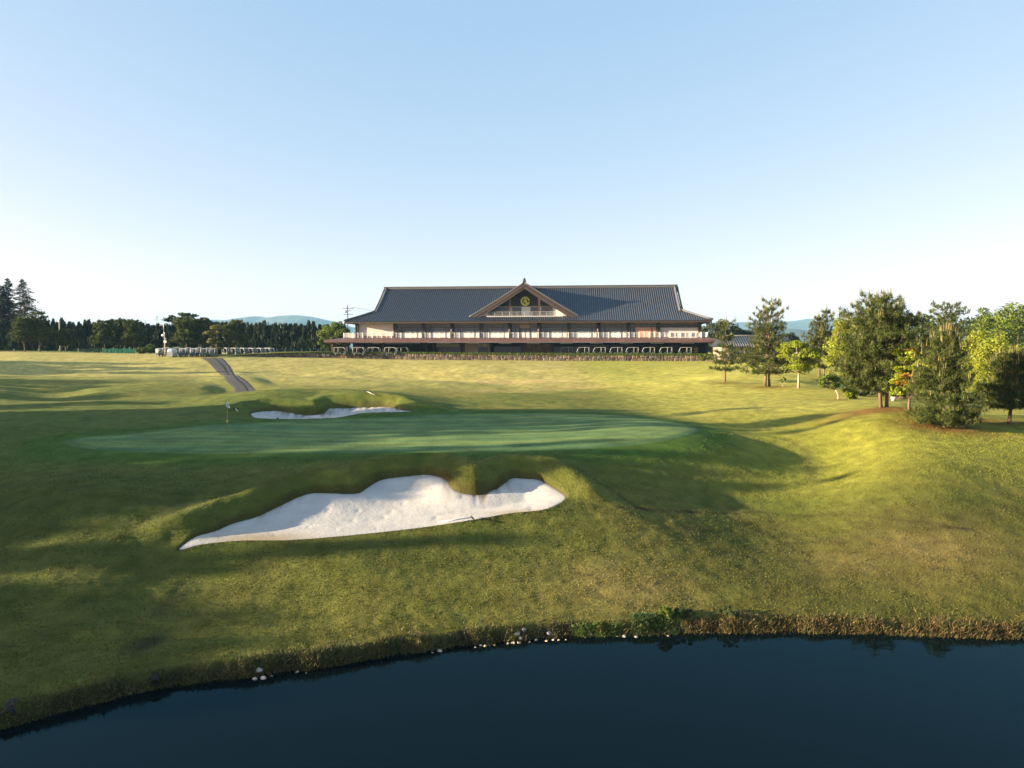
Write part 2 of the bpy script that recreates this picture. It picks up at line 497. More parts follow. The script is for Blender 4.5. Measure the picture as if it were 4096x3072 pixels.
GZ = GZ + 0.50 * wb_n * np.exp(-((-sd_n - 1.35) / 0.95) ** 2) * (sd_n < 0) + 0.42 * wb_b * np.exp(-((-sd_b - 1.5) / 1.0) ** 2) * (sd_b < 0)
GZ = carve(GZ, sd_n, S_near)
GZ = carve(GZ, sd_b, S_back, 0.25)

# ---------------------------------------------------------------- turf colours (dry, lush, worn; foreground dimness is put into them too)
def lerp(a, b, t): return a + (np.asarray(b) - a) * t[..., None]
n1 = fbm(GX * 0.12, GY * 0.12, 0, 4); n2 = fbm(GX * 0.5, GY * 0.35, 3, 4); n3 = fbm(GX * 2.2, GY * 2.2, 5, 3)
C = np.broadcast_to(np.array([0.135, 0.135, 0.036]), GX.shape + (3,)).copy()
C = lerp(C, (0.20, 0.165, 0.052), sstep(0.45, 0.72, n1) * 0.8)
C = lerp(C, (0.085, 0.115, 0.026), sstep(0.52, 0.75, n2) * 0.6)
C = lerp(C, (0.38, 0.295, 0.135), sstep(80, 125, GY) * np.clip(0.35 + 0.9 * n2, 0, 1))               # drier turf up the hill
rightb = sstep(8, 20, GX) * sstep(33, 40, GY)
C = lerp(C, (0.235, 0.215, 0.042), rightb * 0.85)
C = lerp(C, (0.36, 0.30, 0.088), rightb * sstep(54, 66, GY) * (1 - 0.6 * sstep(95, 130, GY)) * np.clip(.45 + .8 * n2, 0, 1))
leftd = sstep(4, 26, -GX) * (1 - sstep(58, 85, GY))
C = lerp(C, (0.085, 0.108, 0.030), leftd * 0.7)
C = lerp(C, (0.17, 0.155, 0.042), (1 - sstep(3.5, 11, ds)) * sstep(0.4, 0.6, n2 * 0.6 + n3 * 0.4) * 0.8)
def blob(cx, cy, rx, ry): return np.exp(-(((GX - cx) / rx) ** 2 + ((GY - cy) / ry) ** 2))
ptan = blob(0, 117, 9, 7) + blob(-3, 96, 6, 4) * 0.6 + blob(10, 101, 5, 3) * 0.6 + blob(4, 27, 3.0, 2.2) * 0.5 + blob(17, 30, 4, 2.4) * 0.5
C = lerp(C, (0.46, 0.29, 0.165), np.clip(ptan * (0.2 + 1.1 * n2), 0, 0.85))
fringe = sstep(-3.8, -1.2, sd_g)
C = lerp(C, (0.058, 0.108, 0.020), fringe * 0.9)
mul = lambda px, py, rx, ry, d0=30, d1=130: (lambda p: blob(p[0], p[1], rx, ry))(raycast(px, py, d0, d1))
mulch = 0.9 * mul(882, 409, 2.6, 2.6) + 1.0 * mul(945, 428, 2.9, 2.2) + 0.6 * mul(985, 421, 3, 1.6) + 0.7 * mul(768, 387, 2.4, 1.6) + 0.6 * mul(725, 384.5, 1.8, 1.2) + 0.5 * mul(838, 400, 1.6, 1.0) + 0.35 * mul(850, 415, 4.0, 1.6)
C = lerp(C, (0.17, 0.078, 0.034), np.clip(mulch * (0.25 + 1.5 * n3), 0, 0.92))
# worn soil: patch at left near the shore, seams in the right valley
soil = mul(147, 644, 0.45, 0.9, 16) + 0.5 * mul(172, 600, 0.35, 1.2, 16)
def seam(pts, w):
    P = np.array([raycast(a, b, 16, 120)[:2] for a, b in pts]); r = np.zeros(GX.shape)
    for a, b in zip(P[:-1], P[1:]):
        d = b - a; t = np.clip(((GX - a[0]) * d[0] + (GY - a[1]) * d[1]) / (d @ d), 0, 1)
        r = np.maximum(r, np.exp(-((GX - a[0] - t * d[0]) ** 2 + (GY - a[1] - t * d[1]) ** 2) / w ** 2))
    return r
soil = soil + 0.5 * seam([(570, 468), (600, 485), (636, 506), (645, 509)], 0.14) + 0.7 * seam([(620, 508), (690, 512)], 0.2) + 0.45 * seam([(690, 512), (760, 511), (830, 514), (900, 520), (962, 528)], 0.17) + 0.4 * seam([(788, 440), (806, 452), (812, 480)], 0.35) + 0.5 * seam([(940, 527), (972, 529)], 0.18)
soil = soil * (0.35 + 1.2 * n3)
C = lerp(C, (0.062, 0.048, 0.034), np.clip(soil, 0, 0.9))
seam_r = seam([(570, 468), (600, 485), (636, 506), (645, 509)], 0.16) + seam([(940, 527), (972, 529)], 0.25)
GZ = GZ - 0.03 * np.clip(seam_r, 0, 1)
# shoreline: bare earth at the step, wet below
earth = 1 - sstep(0.25, 0.75, dd + 0.3 * (n3 - 0.5))
C = lerp(C, (0.055, 0.042, 0.028), earth * (ds < 3))
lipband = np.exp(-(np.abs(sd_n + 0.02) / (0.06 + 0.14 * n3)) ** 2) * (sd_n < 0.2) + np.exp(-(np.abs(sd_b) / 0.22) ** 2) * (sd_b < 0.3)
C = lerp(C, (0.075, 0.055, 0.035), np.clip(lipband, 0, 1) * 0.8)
C = C * (0.82 + 0.36 * n3)[..., None] * np.array([0.88, 0.97, 0.68]) * (1 + 0.22 * sstep(70, 110, GY))[..., None]
C = C * (0.68 + 0.32 * sstep(31, 46, GY))[..., None]      # long coarse rough by the pond, self-shadow painted into colour; mown turf further up
C = C * (1 - 0.24 * sstep(4, 11, GX) * (1 - sstep(32, 39, GY)))[..., None]  # right foreground dimmer: weak grazing light put into the colour too
C = np.clip(C, 0.005, 1)

def turf_mat(name, tint_attr=True, col=(1, 1, 1), bump=0.9, scale=9.0):
    m, nt, b = new_mat(name)
    N, K = nt.nodes.new, nt.links.new
    tc = N("ShaderNodeTexCoord")
    nA = N("ShaderNodeTexNoise"); nA.inputs['Scale'].default_value = scale; nA.inputs['Detail'].default_value = 6; nA.inputs['Roughness'].default_value = 0.7
    nB = N("ShaderNodeTexNoise"); nB.inputs['Scale'].default_value = scale * 0.11; nB.inputs['Detail'].default_value = 5
    for n in (nA, nB): K(tc.outputs['Object'], n.inputs['Vector'])
    r1 = N("ShaderNodeMapRange"); r1.inputs[1].default_value = 0.3; r1.inputs[2].default_value = 0.7; r1.inputs[3].default_value = 0.74; r1.inputs[4].default_value = 1.26
    K(nA.outputs['Fac'], r1.inputs[0])
    r2 = N("ShaderNodeMapRange"); r2.inputs[1].default_value = 0.3; r2.inputs[2].default_value = 0.7; r2.inputs[3].default_value = 0.76; r2.inputs[4].default_value = 1.24
    K(nB.outputs['Fac'], r2.inputs[0])
    mu = N("ShaderNodeMath"); mu.operation = 'MULTIPLY'; K(r1.outputs[0], mu.inputs[0]); K(r2.outputs[0], mu.inputs[1])
    mx = N("ShaderNodeVectorMath"); mx.operation = 'SCALE'
    if tint_attr:
        a = N("ShaderNodeAttribute"); a.attribute_name = "tint"; K(a.outputs['Color'], mx.inputs[0])
    else:
        mx.inputs[0].default_value = col
    K(mu.outputs[0], mx.inputs['Scale'])
    K(mx.outputs[0], b.inputs['Base Color'])
    b.inputs['Roughness'].default_value = 0.95
    b.inputs['Specular IOR Level'].default_value = 0.12
    bp = N("ShaderNodeBump"); bp.inputs['Strength'].default_value = bump; bp.inputs['Distance'].default_value = 0.06
    K(nA.outputs['Fac'], bp.inputs['Height']); K(bp.outputs[0], b.inputs['Normal'])
    return m
M['turf'] = turf_mat('turf')
M['green'] = turf_mat('bent_green', True, bump=0.25, scale=5.0)

def grid_mesh(name, mask, Z, mat, attr):
    """faces of the ground grid for which mask holds at all four corners"""
    cell = mask[:-1, :-1] & mask[1:, :-1] & mask[:-1, 1:] & mask[1:, 1:]
    i, j = np.nonzero(cell)
    q = np.stack([i * nC + j, i * nC + j + 1, (i + 1) * nC + j + 1, (i + 1) * nC + j], 1)
    use, inv = np.unique(q, return_inverse=True)
    V = np.stack([GX.ravel()[use], GY.ravel()[use], Z.ravel()[use]], 1)
    me = np_mesh(name, V, inv.reshape(q.shape), mat, smooth=True, attr=attr.reshape(-1, attr.shape[-1])[use] if attr is not None else None)
    o = bpy.data.objects.new(name, me)
    return put(o)

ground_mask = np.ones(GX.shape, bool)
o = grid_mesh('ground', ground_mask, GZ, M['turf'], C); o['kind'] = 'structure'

# putting green: close mown sheet just proud of the fringe
gz = GZ + np.clip(sd_g * 0.12, -0.06, 0.022)
stripe = fbm(GX * 0.08, GY * 1.1, 2, 3)
GC = np.broadcast_to(np.array([0.084, 0.152, 0.056]), GX.shape + (3,)).copy()
GC = lerp(GC, (0.140, 0.196, 0.058), sstep(0.35, 0.7, stripe))
GC = lerp(GC, (0.060, 0.118, 0.040), (1 - sstep(0.5, 0.7, sd_g)) * 0.6)
GC = lerp(GC, (0.062, 0.122, 0.05), np.exp(-((np.mod(sd_g, 1.1) - 0.55) / 0.16) ** 2) * (sd_g < 4.2) * 0.35)
o = grid_mesh('putting_green', sd_g > -0.45, gz, M['green'], GC); o['kind'] = 'structure'

# path
def asphalt():
    m, nt, b = new_mat('asphalt')
    N, K = nt.nodes.new, nt.links.new
    tc = N("ShaderNodeTexCoord")
    n = N("ShaderNodeTexNoise"); n.inputs['Scale'].default_value = 0.5; n.inputs['Detail'].default_value = 8
    K(tc.outputs['Object'], n.inputs['Vector'])
    cr = N("ShaderNodeValToRGB"); cr.color_ramp.elements[0].color = (0.022, 0.020, 0.023, 1); cr.color_ramp.elements[1].color = (0.040, 0.036, 0.038, 1)
    cr.color_ramp.elements[0].position = 0.3; cr.color_ramp.elements[1].position = 0.75
    K(n.outputs['Fac'], cr.inputs[0]); K(cr.outputs[0], b.inputs['Base Color'])
    b.inputs['Roughness'].default_value = 0.9
    return m
M['asphalt'] = asphalt()
pz = GZ + np.clip(sd_p * 0.25, -0.12, 0.05)
pth = grid_mesh('path', sd_p > -1.4, pz, M['asphalt'], None); pth['kind'] = 'structure'
M['seam'] = mat('tar_seam', (0.018, 0.017, 0.018), 0.8, 0.2, 3)
cl = catmull(np.array([(a * 0.42 + b * 0.58) for a, b in zip(
    catmull(np.array([p[:2] for p in PL]), 6, False)[np.linspace(0, len(catmull(np.array([p[:2] for p in PL]), 6, False)) - 1, 24).astype(int)],
    catmull(np.array([p[:2] for p in PR]), 6, False)[np.linspace(0, len(catmull(np.array([p[:2] for p in PR]), 6, False)) - 1, 24).astype(int)])]), 6, False)
mb = MB()
from mathutils.bvhtree import BVHTree
def grid_sample(Z, x, y):
    """height of the built ground under (x, y), read from the grid"""
    i = int(np.clip(np.searchsorted(rows, y) - 1, 0, nR - 2))
    t = (y - rows[i]) / (rows[i + 1] - rows[i])
    def rowz(k):
        u = x / math.sqrt((max(rows[k], 0) + 1.0) ** 2 + 100.0)
        return float(np.interp(u, us, Z[k]))
    return rowz(i) * (1 - t) + rowz(i + 1) * t
PZ = np.where(sd_p > -0.2, pz, GZ)
for a, b in zip(cl[:-1], cl[1:]):
    d = b - a; ln = np.hypot(*d)
    if ln < 1e-6: continue
    nn = np.array([-d[1], d[0]]) / ln * 0.09
    q = [(*p, grid_sample(PZ, *p) + 0.035) for p in (a - nn, a + nn, b + nn, b - nn)]
    mb.poly(q)
mb.build('path_seam', M['seam'], pth)

# bunker sand
def sand_mat():
    m, nt, b = new_mat('bunker_sand')
    N, K = nt.nodes.new, nt.links.new
    tc = N("ShaderNodeTexCoord")
    a = N("ShaderNodeAttribute"); a.attribute_name = "tint"
    n = N("ShaderNodeTexNoise"); n.inputs['Scale'].default_value = 1.2; n.inputs['Detail'].default_value = 9; n.inputs['Roughness'].default_value = 0.6
    K(tc.outputs['Object'], n.inputs['Vector'])
    r = N("ShaderNodeMapRange"); r.inputs[1].default_value = 0.3; r.inputs[2].default_value = 0.7; r.inputs[3].default_value = 0.88; r.inputs[4].default_value = 1.08
    K(n.outputs['Fac'], r.inputs[0])
    mx = N("ShaderNodeVectorMath"); mx.operation = 'SCALE'; K(a.outputs['Color'], mx.inputs[0]); K(r.outputs[0], mx.inputs['Scale'])
    K(mx.outputs[0], b.inputs['Base Color']); b.inputs['Roughness'].default_value = 0.95; b.inputs['Specular IOR Level'].default_value = 0.1
    n2 = N("ShaderNodeTexNoise"); n2.inputs['Scale'].default_value = 7; n2.inputs['Detail'].default_value = 6
    K(tc.outputs['Object'], n2.inputs['Vector'])
    bp = N("ShaderNodeBump"); bp.inputs['Strength'].default_value = 0.35; bp.inputs['Distance'].default_value = 0.04
    K(n2.outputs['Fac'], bp.inputs['Height']); K(bp.outputs[0], b.inputs['Normal'])
    return m
M['sand'] = sand_mat()
def bunker(sd, S, label, fr, streaks, wet):
    m = sd > -0.45
    Z = np.full(GX.shape, 0.0); Z[m] = S(GX[m], GY[m])
    Z = Z - 0.35 * np.clip(-sd, 0, 1) - 0.22 * sstep(0.0, 2.2, sd) + 0.03 * (fbm(GX * 0.9, GY * 0.9, 1, 3) - 0.5) * sstep(0.1, 0.8, sd) + 0.012 * (fbm(GX * 4.0, GY * 4.0, 2, 2) - 0.5) * sstep(0.1, 0.5, sd)
    SC = np.broadcast_to(np.array([0.45, 0.43, 0.405]), GX.shape + (3,)).copy()
    SC = lerp(SC, (0.34, 0.275, 0.19), np.clip(wet, 0, 1))
    # earth washed down from the lip, in streaks
    st = sstep(0.45, 0.75, fbm(GX * 3.0 + 0.5 * GY, GY * 0.35, 6, 3)) * streaks
    SC = lerp(SC, (0.16, 0.125, 0.10), np.clip(st, 0, 1) * 0.85)
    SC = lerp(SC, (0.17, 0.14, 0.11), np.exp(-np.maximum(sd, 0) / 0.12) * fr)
    Z = Z - 0.025 * np.clip(st, 0, 1)
    q = np.random.default_rng(31); lo_, hi_ = (NB if label == 'near' else BB)[:, :2].min(0), (NB if label == 'near' else BB)[:, :2].max(0)
    mm = np.nonzero(m)
    dent = np.zeros(len(mm[0])); gx_, gy_ = GX[mm], GY[mm]
    for _ in range(55):                       # footprints and stray marks
        cx, cy, rr_ = q.uniform(lo_[0], hi_[0]), q.uniform(lo_[1], hi_[1]), q.uniform(.07, .16)
        dent += q.uniform(.012, .032) * np.exp(-(((gx_ - cx) / rr_) ** 2 + ((gy_ - cy) / (rr_ * 1.5)) ** 2))
    Z[mm] -= dent
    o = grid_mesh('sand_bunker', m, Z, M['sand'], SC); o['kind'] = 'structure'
    return o
tip = raycast(250, 541, 28, 40)
backside = lambda S, x: 0
nearback = sstep(0.5, 2.2, GY - np.interp(GX, NB[:11, 0], NB[:11, 1]))
wetn = blob(*raycast(262, 539.5, 28, 36)[:2], 2.2, 0.8) * 1.1 + blob(*raycast(520, 512, 28, 36)[:2], 1.6, 0.35) * 0.8
nose = np.exp(-(((GX - at(478, 488, 35.4)[0]) / 1.6) ** 2)) + 0.35 * np.exp(-(((GX - at(425, 470, 37)[0]) / 0.7) ** 2)) + 0.3 * np.exp(-(((GX - at(275, 505, 33)[0]) / 1.2) ** 2))
bunker(sd_n, S_near, 'near', nearback * (0.3 + 0.5 * nose), nose * nearback * np.exp(-np.maximum(sd_n, 0) / 0.6) * 1.8, wetn)
backf = sstep(0.6, 2.0, GY - np.interp(GX, BB[:11, 0], BB[:11, 1]))
bunker(sd_b, S_back, 'back', backf * 0.6, backf * np.exp(-np.maximum(sd_b, 0) / 0.9) * 1.5, 0 * GX)

# pond
def water_mat():
    m, nt, b = new_mat('pond_water')
    N, K = nt.nodes.new, nt.links.new
    b.inputs['Base Color'].default_value = (0.003, 0.006, 0.007, 1)
    b.inputs['Roughness'].default_value = 1.0; b.inputs['Specular IOR Level'].default_value = 0.0
    tc = N("ShaderNodeTexCoord"); mp = N("ShaderNodeMapping"); mp.inputs['Scale'].default_value = (0.7, 1.6, 1)
    K(tc.outputs['Object'], mp.inputs['Vector'])
    n = N("ShaderNodeTexNoise"); n.inputs['Scale'].default_value = 1.3; n.inputs['Detail'].default_value = 4
    K(mp.outputs[0], n.inputs['Vector'])
    bp = N("ShaderNodeBump"); bp.inputs['Strength'].default_value = 0.08; bp.inputs['Distance'].default_value = 0.05
    K(n.outputs['Fac'], bp.inputs['Height'])
    gl = N("ShaderNodeBsdfGlossy"); gl.inputs['Color'].default_value = (0.145, 0.335, 0.42, 1); gl.inputs['Roughness'].default_value = 0.02
    K(bp.outputs[0], gl.inputs['Normal'])
    fr = N("ShaderNodeFresnel"); fr.inputs['IOR'].default_value = 1.33; K(bp.outputs[0], fr.inputs['Normal'])
    mx = N("ShaderNodeMixShader"); K(fr.outputs[0], mx.inputs[0]); K(b.outputs[0], mx.inputs[1]); K(gl.outputs[0], mx.inputs[2])
    K(mx.outputs[0], nt.nodes["Material Output"].inputs['Surface'])
    return m
M['water'] = water_mat()
mb = MB(); mb.poly([(-150, -120, 0), (170, -120, 0), (170, 30, 0), (-150, 30, 0)])
mb.build('water', M['water'], kind='structure')

# far hills
def hill(name, prof, dist, depth, seed):
    prof = np.array(prof, float)
    px = np.linspace(prof[0, 0], prof[-1, 0], 160)
    c = catmull(prof, 8, False)
    py = np.interp(px, c[:, 0], c[:, 1])
    nv = 26
    V = []; 
    for k in range(nv):
        t = k / (nv - 1)                      # 0 foot in front, 1 summit line, then down behind
        for a, b in zip(px, py):
            X, Y, Z = at(a, b, dist)
            h = max(Z - 2, 1)
            tt = t * 1.6
            f = math.sin(min(tt, 1.6) * math.pi / 2)
            y = dist + depth * (tt - 1)
            V.append((X, y, 2 + h * f))
    V = np.array(V)
    nz = fbm(V[:, 0] / 260 + seed, V[:, 1] / 260, seed, 4) - 0.5
    f = np.tile(np.repeat(np.linspace(0, 1, nv), len(px)), 1)
    V[:, 2] += nz * 70 * np.sin(np.clip(f * 1.6, 0, 1) * math.pi) 
    w = len(px); F = []
    for k in range(nv - 1):
        for j in range(w - 1):
            F.append((k*w + j, k*w + j + 1, (k+1)*w + j + 1, (k+1)*w + j))
    me = np_mesh(name, V, np.array(F), M['hill'], smooth=True)
    o = bpy.data.objects.new(name, me); put(o); o['kind'] = 'structure'
    return o
M['hill'] = mat('wooded_hill', (0.030, 0.045, 0.04), 0.95, 0.35, 0.02)
hill('mountain', [(150,345),(200,325),(217,320.5),(229,320.9),(238.6,320),(246,317.5),(258.7,316.3),(268.7,317.5),(283.8,315.9),(296,315.2),(308.9,316.3),(321,318.8),(330.6,320.9),(340,323),(352,327),(375,330),(400,333),(430,344)], 5200, 900, 1)
hill('mountain', [(640,344),(690,331),(715,325),(731.6,322.6),(741,322.2),(751,323.8),(768,323),(786,321.4),(796.5,320.6),(806.8,319),(820,320),(836,320.6),(842,321.4),(870,322),(920,325),(980,326),(1040,329),(1120,346)], 5600, 900, 2)
hill('hill', [(690,346),(730,337),(760,331),(790,328.5),(815,331),(850,330),(900,336),(960,345)], 3000, 500, 3)

# haze: one closed box of even, thin air; the sky lies outside it
hz = MB(); hz.box(-9000, 9000, -300, 9500, -4, 320)
haze = hz.build('haze', [], kind='stuff')
hm = bpy.data.materials.new('haze_air'); hm.use_nodes = True
hn = hm.node_tree; hn.nodes.clear()
ho = hn.nodes.new("ShaderNodeOutputMaterial"); hv = hn.nodes.new("ShaderNodeVolumePrincipled")
hv.inputs['Color'].default_value = (0.30, 0.62, 1.0, 1)
hv.inputs['Density'].default_value = 0.00008
hv.inputs['Anisotropy'].default_value = 0.0
hn.links.new(hv.outputs[0], ho.inputs['Volume'])
haze.data.materials.append(hm)
# ---------------------------------------------------------------- terrace, retaining wall, hedge
M['tilerow'] = mat('cover_tile_lit', (0.066, 0.072, 0.088), 0.4, 0.2, 1.2, spec=0.6)  # tile rows lighter than the tiles below: caught light put into the colour
M['tile'] = mat('roof_tile', (0.020, 0.027, 0.042), 0.42, 0.22, 1.2, bump=0.15, bscale=6, spec=0.5)
M['ridge'] = mat('ridge_tile', (0.085, 0.085, 0.09), 0.6, 0.15, 2)
M['brown'] = mat('brown_timber', (0.036, 0.024, 0.022), 0.6, 0.18, 1.5)
M['barge'] = mat('brown_bargeboard', (0.048, 0.034, 0.032), 0.55, 0.12, 0.8)
M['fascia'] = mat('canopy_metal', (0.112, 0.058, 0.054), 0.5, 0.16, 0.5)
M['post'] = mat('dark_post', (0.040, 0.033, 0.032), 0.5, 0.15, 2)
M['cream'] = mat('cream_wall', (0.46, 0.41, 0.33), 0.85, 0.05, 0.6)
M['siding'] = mat('white_siding', (0.58, 0.545, 0.50), 0.6, 0.04, 0.5)
M['beige'] = mat('beige_panel', (0.27, 0.225, 0.18), 0.7, 0.08, 0.6)
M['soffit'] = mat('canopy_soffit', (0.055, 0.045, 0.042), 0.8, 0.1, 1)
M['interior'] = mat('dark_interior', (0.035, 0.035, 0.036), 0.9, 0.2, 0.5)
M['blind'] = mat('white_blind', (0.66, 0.66, 0.64), 0.7, 0.04, 0.7)
M['tan'] = mat('tan_curtain', (0.48, 0.31, 0.22), 0.8, 0.06, 0.7)
M['pave'] = mat('terrace_paving', (0.20, 0.19, 0.175), 0.9, 0.12, 0.4)
M['lime'] = mat('yellow_emblem', (0.62, 0.58, 0.09), 0.5, 0.05, 1)
M['stonewall'] = mat('wall_mortar', (0.115, 0.092, 0.07), 0.95, 0.3, 2, bump=0.4)
M['stoneclad'] = mat('stone_cladding', (0.15, 0.115, 0.085), 0.9, 0.35, 1.6, bump=0.5, bscale=4)
def glass_mat(name, col):
    m, nt, b = new_mat(name)
    b.inputs['Base Color'].default_value = (*col, 1); b.inputs['Roughness'].default_value = 0.06
    b.inputs['IOR'].default_value = 1.52; b.inputs['Specular IOR Level'].default_value = 0.3
    return m
M['glass'] = glass_mat('window_glass', (0.085, 0.105, 0.13))
M['glass_dark'] = glass_mat('dark_glass', (0.03, 0.034, 0.038))

BX, BY, BZ, BR = 3.0, 170.0, 8.3, R(-5.3)
def loc2w(x, y, z=0.0):
    return (BX + x * math.cos(BR) - y * math.sin(BR), BY + x * math.sin(BR) + y * math.cos(BR), BZ + z)

# wall line in plan, west to east: (px, metres ahead, top row, foot row)
wl = [(221, 161.5, 357.0, 357.4), (232, 162.5, 356.0, 357.6), (252, 163.8, 354.9, 357.8), (280, 165, 353.7, 358.0), (310, 166, 352.9, 358.3), (335, 166.3, 352.7, 358.8),
      (400, 165.6, 353.5, 359.4), (470, 164.4, 354.3, 360.0), (527, 163.2, 354.9, 360.5), (600, 161.2, 355.2, 360.9), (660, 159.6, 355.3, 361.1), (707, 158.4, 355.4, 361.3), (722, 158.0, 356.3, 361.4), (740, 157.5, 357.9, 361.4)]
WT = np.array([at(a, t, d) for a, d, t, b in wl]); WB = np.array([at(a, b, d) for a, d, t, b in wl])
wx = np.linspace(WT[0, 0], WT[-1, 0], 140)
wy = np.interp(wx, WT[:, 0], WT[:, 1]); wtop = np.interp(wx, WT[:, 0], WT[:, 2]); wbot = np.interp(wx, WB[:, 0], WB[:, 2]) - 0.25
wall_root = empty('stone_wall', (float(wx[70]), float(wy[70]), 7.0), 0, 'long low retaining wall of tan and grey fitted stones below the clubhouse terrace', 'stone wall')
def rel(o, root):
    """keep a mesh built in world coordinates in place under its root"""
    o.matrix_parent_inverse = root.matrix_basis.inverted()
    return o
bpy.context.view_layer.update()
def under(root, mb, name, mt, **k):
    o = mb.build(name, mt, root, **k)
    o.matrix_parent_inverse = Matrix.LocRotScale(root.location, root.rotation_euler, root.scale).inverted()
    return o
mb = MB()
for i in range(len(wx) - 1):
    a = (wx[i], wy[i] + 0.10); b = (wx[i+1], wy[i+1] + 0.10)
    mb.mesh([(*a, wbot[i]), (*b, wbot[i+1]), (*b, wtop[i+1] - .03), (*a, wtop[i] - .03), (a[0], a[1] + .5, wbot[i]), (b[0], b[1] + .5, wbot[i+1]), (b[0], b[1] + .5, wtop[i+1] - .03), (a[0], a[1] + .5, wtop[i] - .03)],
            [(0,1,2,3), (3,2,6,7), (5,4,7,6)])
under(wall_root, mb, 'mortar', M['stonewall'])
# stones: irregular blocks, one mesh per kind shared by many
stone_cols = [(0.25, 0.185, 0.125), (0.30, 0.225, 0.15), (0.20, 0.155, 0.115), (0.155, 0.12, 0.095), (0.33, 0.26, 0.18), (0.22, 0.20, 0.175), (0.11, 0.085, 0.07)]
smats = [mat('wall_stone', c, 0.9, 0.3, 2.2, bump=0.5, bscale=7) for c in [tuple(0.58 * q for q in c_) for c_ in stone_cols]]
smesh = []
for k in range(28):
    r = np.random.default_rng(100 + k)
    n = int(r.integers(5, 8))
    ang = np.sort((np.arange(n) + r.uniform(-0.3, 0.3, n)) / n * 2 * math.pi + math.pi / n)
    o_ = [(math.copysign(abs(math.cos(a)) ** 0.35, math.cos(a)) * 0.5 * r.uniform(.88, 1.02), math.copysign(abs(math.sin(a)) ** 0.35, math.sin(a)) * 0.5 * r.uniform(.88, 1.02)) for a in ang]
    V = [(x, 0.14, z) for x, z in o_] + [(x * .97, 0.0 + r.uniform(-.02, .02), z * .97) for x, z in o_] + [(x * .72 + r.uniform(-.03, .03), -0.075 + r.uniform(-.03, .03), z * .72) for x, z in o_]
    F = [tuple(range(2*n, 3*n))[::-1]]
    for ring in (0, 1):
        for i in range(n):
            a, b = ring*n + i, ring*n + (i+1) % n
            F.append((a, a + n, b + n, b))
    me = bpy.data.meshes.new('stone'); me.from_pydata(V, [], [tuple(reversed(f)) for f in F]); me.update()
    me.materials.append(smats[k % 7])
    # face outward check: the front face must look to -y
    if me.polygons[0].normal.y > 0: me.flip_normals()
    smesh.append(me)
inv = Matrix.LocRotScale(wall_root.location, wall_root.rotation_euler, wall_root.scale).inverted()
# courses
cells = []
for row in range(2):
    x = wx[0] + 0.1 + row * .4
    while x < wx[-1] - 0.3:
        w = rnd.uniform(0.5, 1.15)
        t = float(np.interp(x + w/2, wx, wtop)); b0 = float(np.interp(x + w/2, wx, wbot)) + 0.2
        h = t - b0
        cut = 0.5 + 0.16 * math.sin(x * .9) + rnd.uniform(-.07, .07)
        if h > 0.5:
            q0, q1 = (0, cut) if row == 0 else (cut, 1)
            cells.append((x + w/2, b0 + h * (q0 + q1) / 2, w, h * (q1 - q0)))
        elif h > 0.18 and row == 0:
            cells.append((x + w/2, b0 + h / 2, w, h))
        x += w
cells.sort(key=lambda c: -c[2] * c[3])
rest = MB()
for k, (cx, cz, w, h) in enumerate(cells):
    cy = float(np.interp(cx, wx, wy))
    dark = cx < -25 and rnd.random() < 0.45
    me = smesh[rnd.choice([i for i in range(28) if (i % 7 in (2, 3, 5, 6))] if dark else [i for i in range(28) if i % 7 != 6 or rnd.random() < 0.4])]
    if k < 300:
        o = bpy.data.objects.new('stone', me)
        o.location = (cx, cy, cz); o.scale = (w * 1.07, rnd.uniform(.7, 1.2), h * 1.06); o.rotation_euler = (0, rnd.uniform(-.06, .06), rnd.uniform(-.05, .05))
        put(o, wall_root); o.matrix_parent_inverse = inv
    else:
        rest.mesh([(cx + v.co.x * w, cy + v.co.y, cz + v.co.z * h) for v in me.vertices], [tuple(p.vertices) for p in me.polygons])
if rest.v: under(wall_root, rest, 'small_stones', smats[0], kind='stuff')

# terrace behind the wall (grass verge, then paving), and the parking ground
mb = MB()
tz = np.minimum(np.maximum(wtop + 0.02, 8.0), 8.42)
for i in range(len(wx) - 1):
    mb.mesh([(wx[i], wy[i] + .5, tz[i]), (wx[i+1], wy[i+1] + .5, tz[i+1]), (wx[i+1], wy[i+1] + 3.2, 8.3), (wx[i], wy[i] + 3.2, 8.3), (wx[i+1], 215, 8.3), (wx[i], 215, 8.3)], [(0,1,2,3), (3,2,4,5)])
mb.build('terrace', M['pave'], kind='structure')

# ---------------------------------------------------------------- clubhouse
club = empty('clubhouse', (BX, BY, BZ), BR, 'long two storey clubhouse with dark blue tiled hip-and-gable roof and central gable', 'clubhouse')
EZ, RZ, EY, RYB = 8.06, 17.0, -2.5, 12.0
EX, GXE = 43.4, 36.9                     # eave corner, gable-end plane
def prof(t): return EZ + (RZ - EZ) * (0.78 * t + 0.22 * t * t)
def roof_y(t): return EY + (RYB - EY) * t
TH = 0.335                               # where the hip meets the gable end
GH, GA, GY0 = 12.7, 17.05, -0.55         # front gable: half width, apex height, verge plane
def gable_z(x):
    s = min(abs(x) / GH, 1.06)
    return GA - (GA - 9.25) * (1.08 * s - 0.08 * s * s)
def t_of_z(z):
    lo, hi = 0.0, 1.0
    for _ in range(40):
        m_ = (lo + hi) / 2
        if prof(m_) < z: lo = m_
        else: hi = m_
    return lo
TC = 0.150                               # top of the strip of tiles that runs on below the front gable
def t_start(x):
    if abs(x) >= GH: return 0.0
    return max(TC, t_of_z(gable_z(x) - 0.12))
def t_end(x):
    if abs(x) <= GXE: return 1.0
    return TH * (EX - abs(x)) / (EX - GXE)
def hip_x(t): return EX - (EX - GXE) * min(t / TH, 1.0)

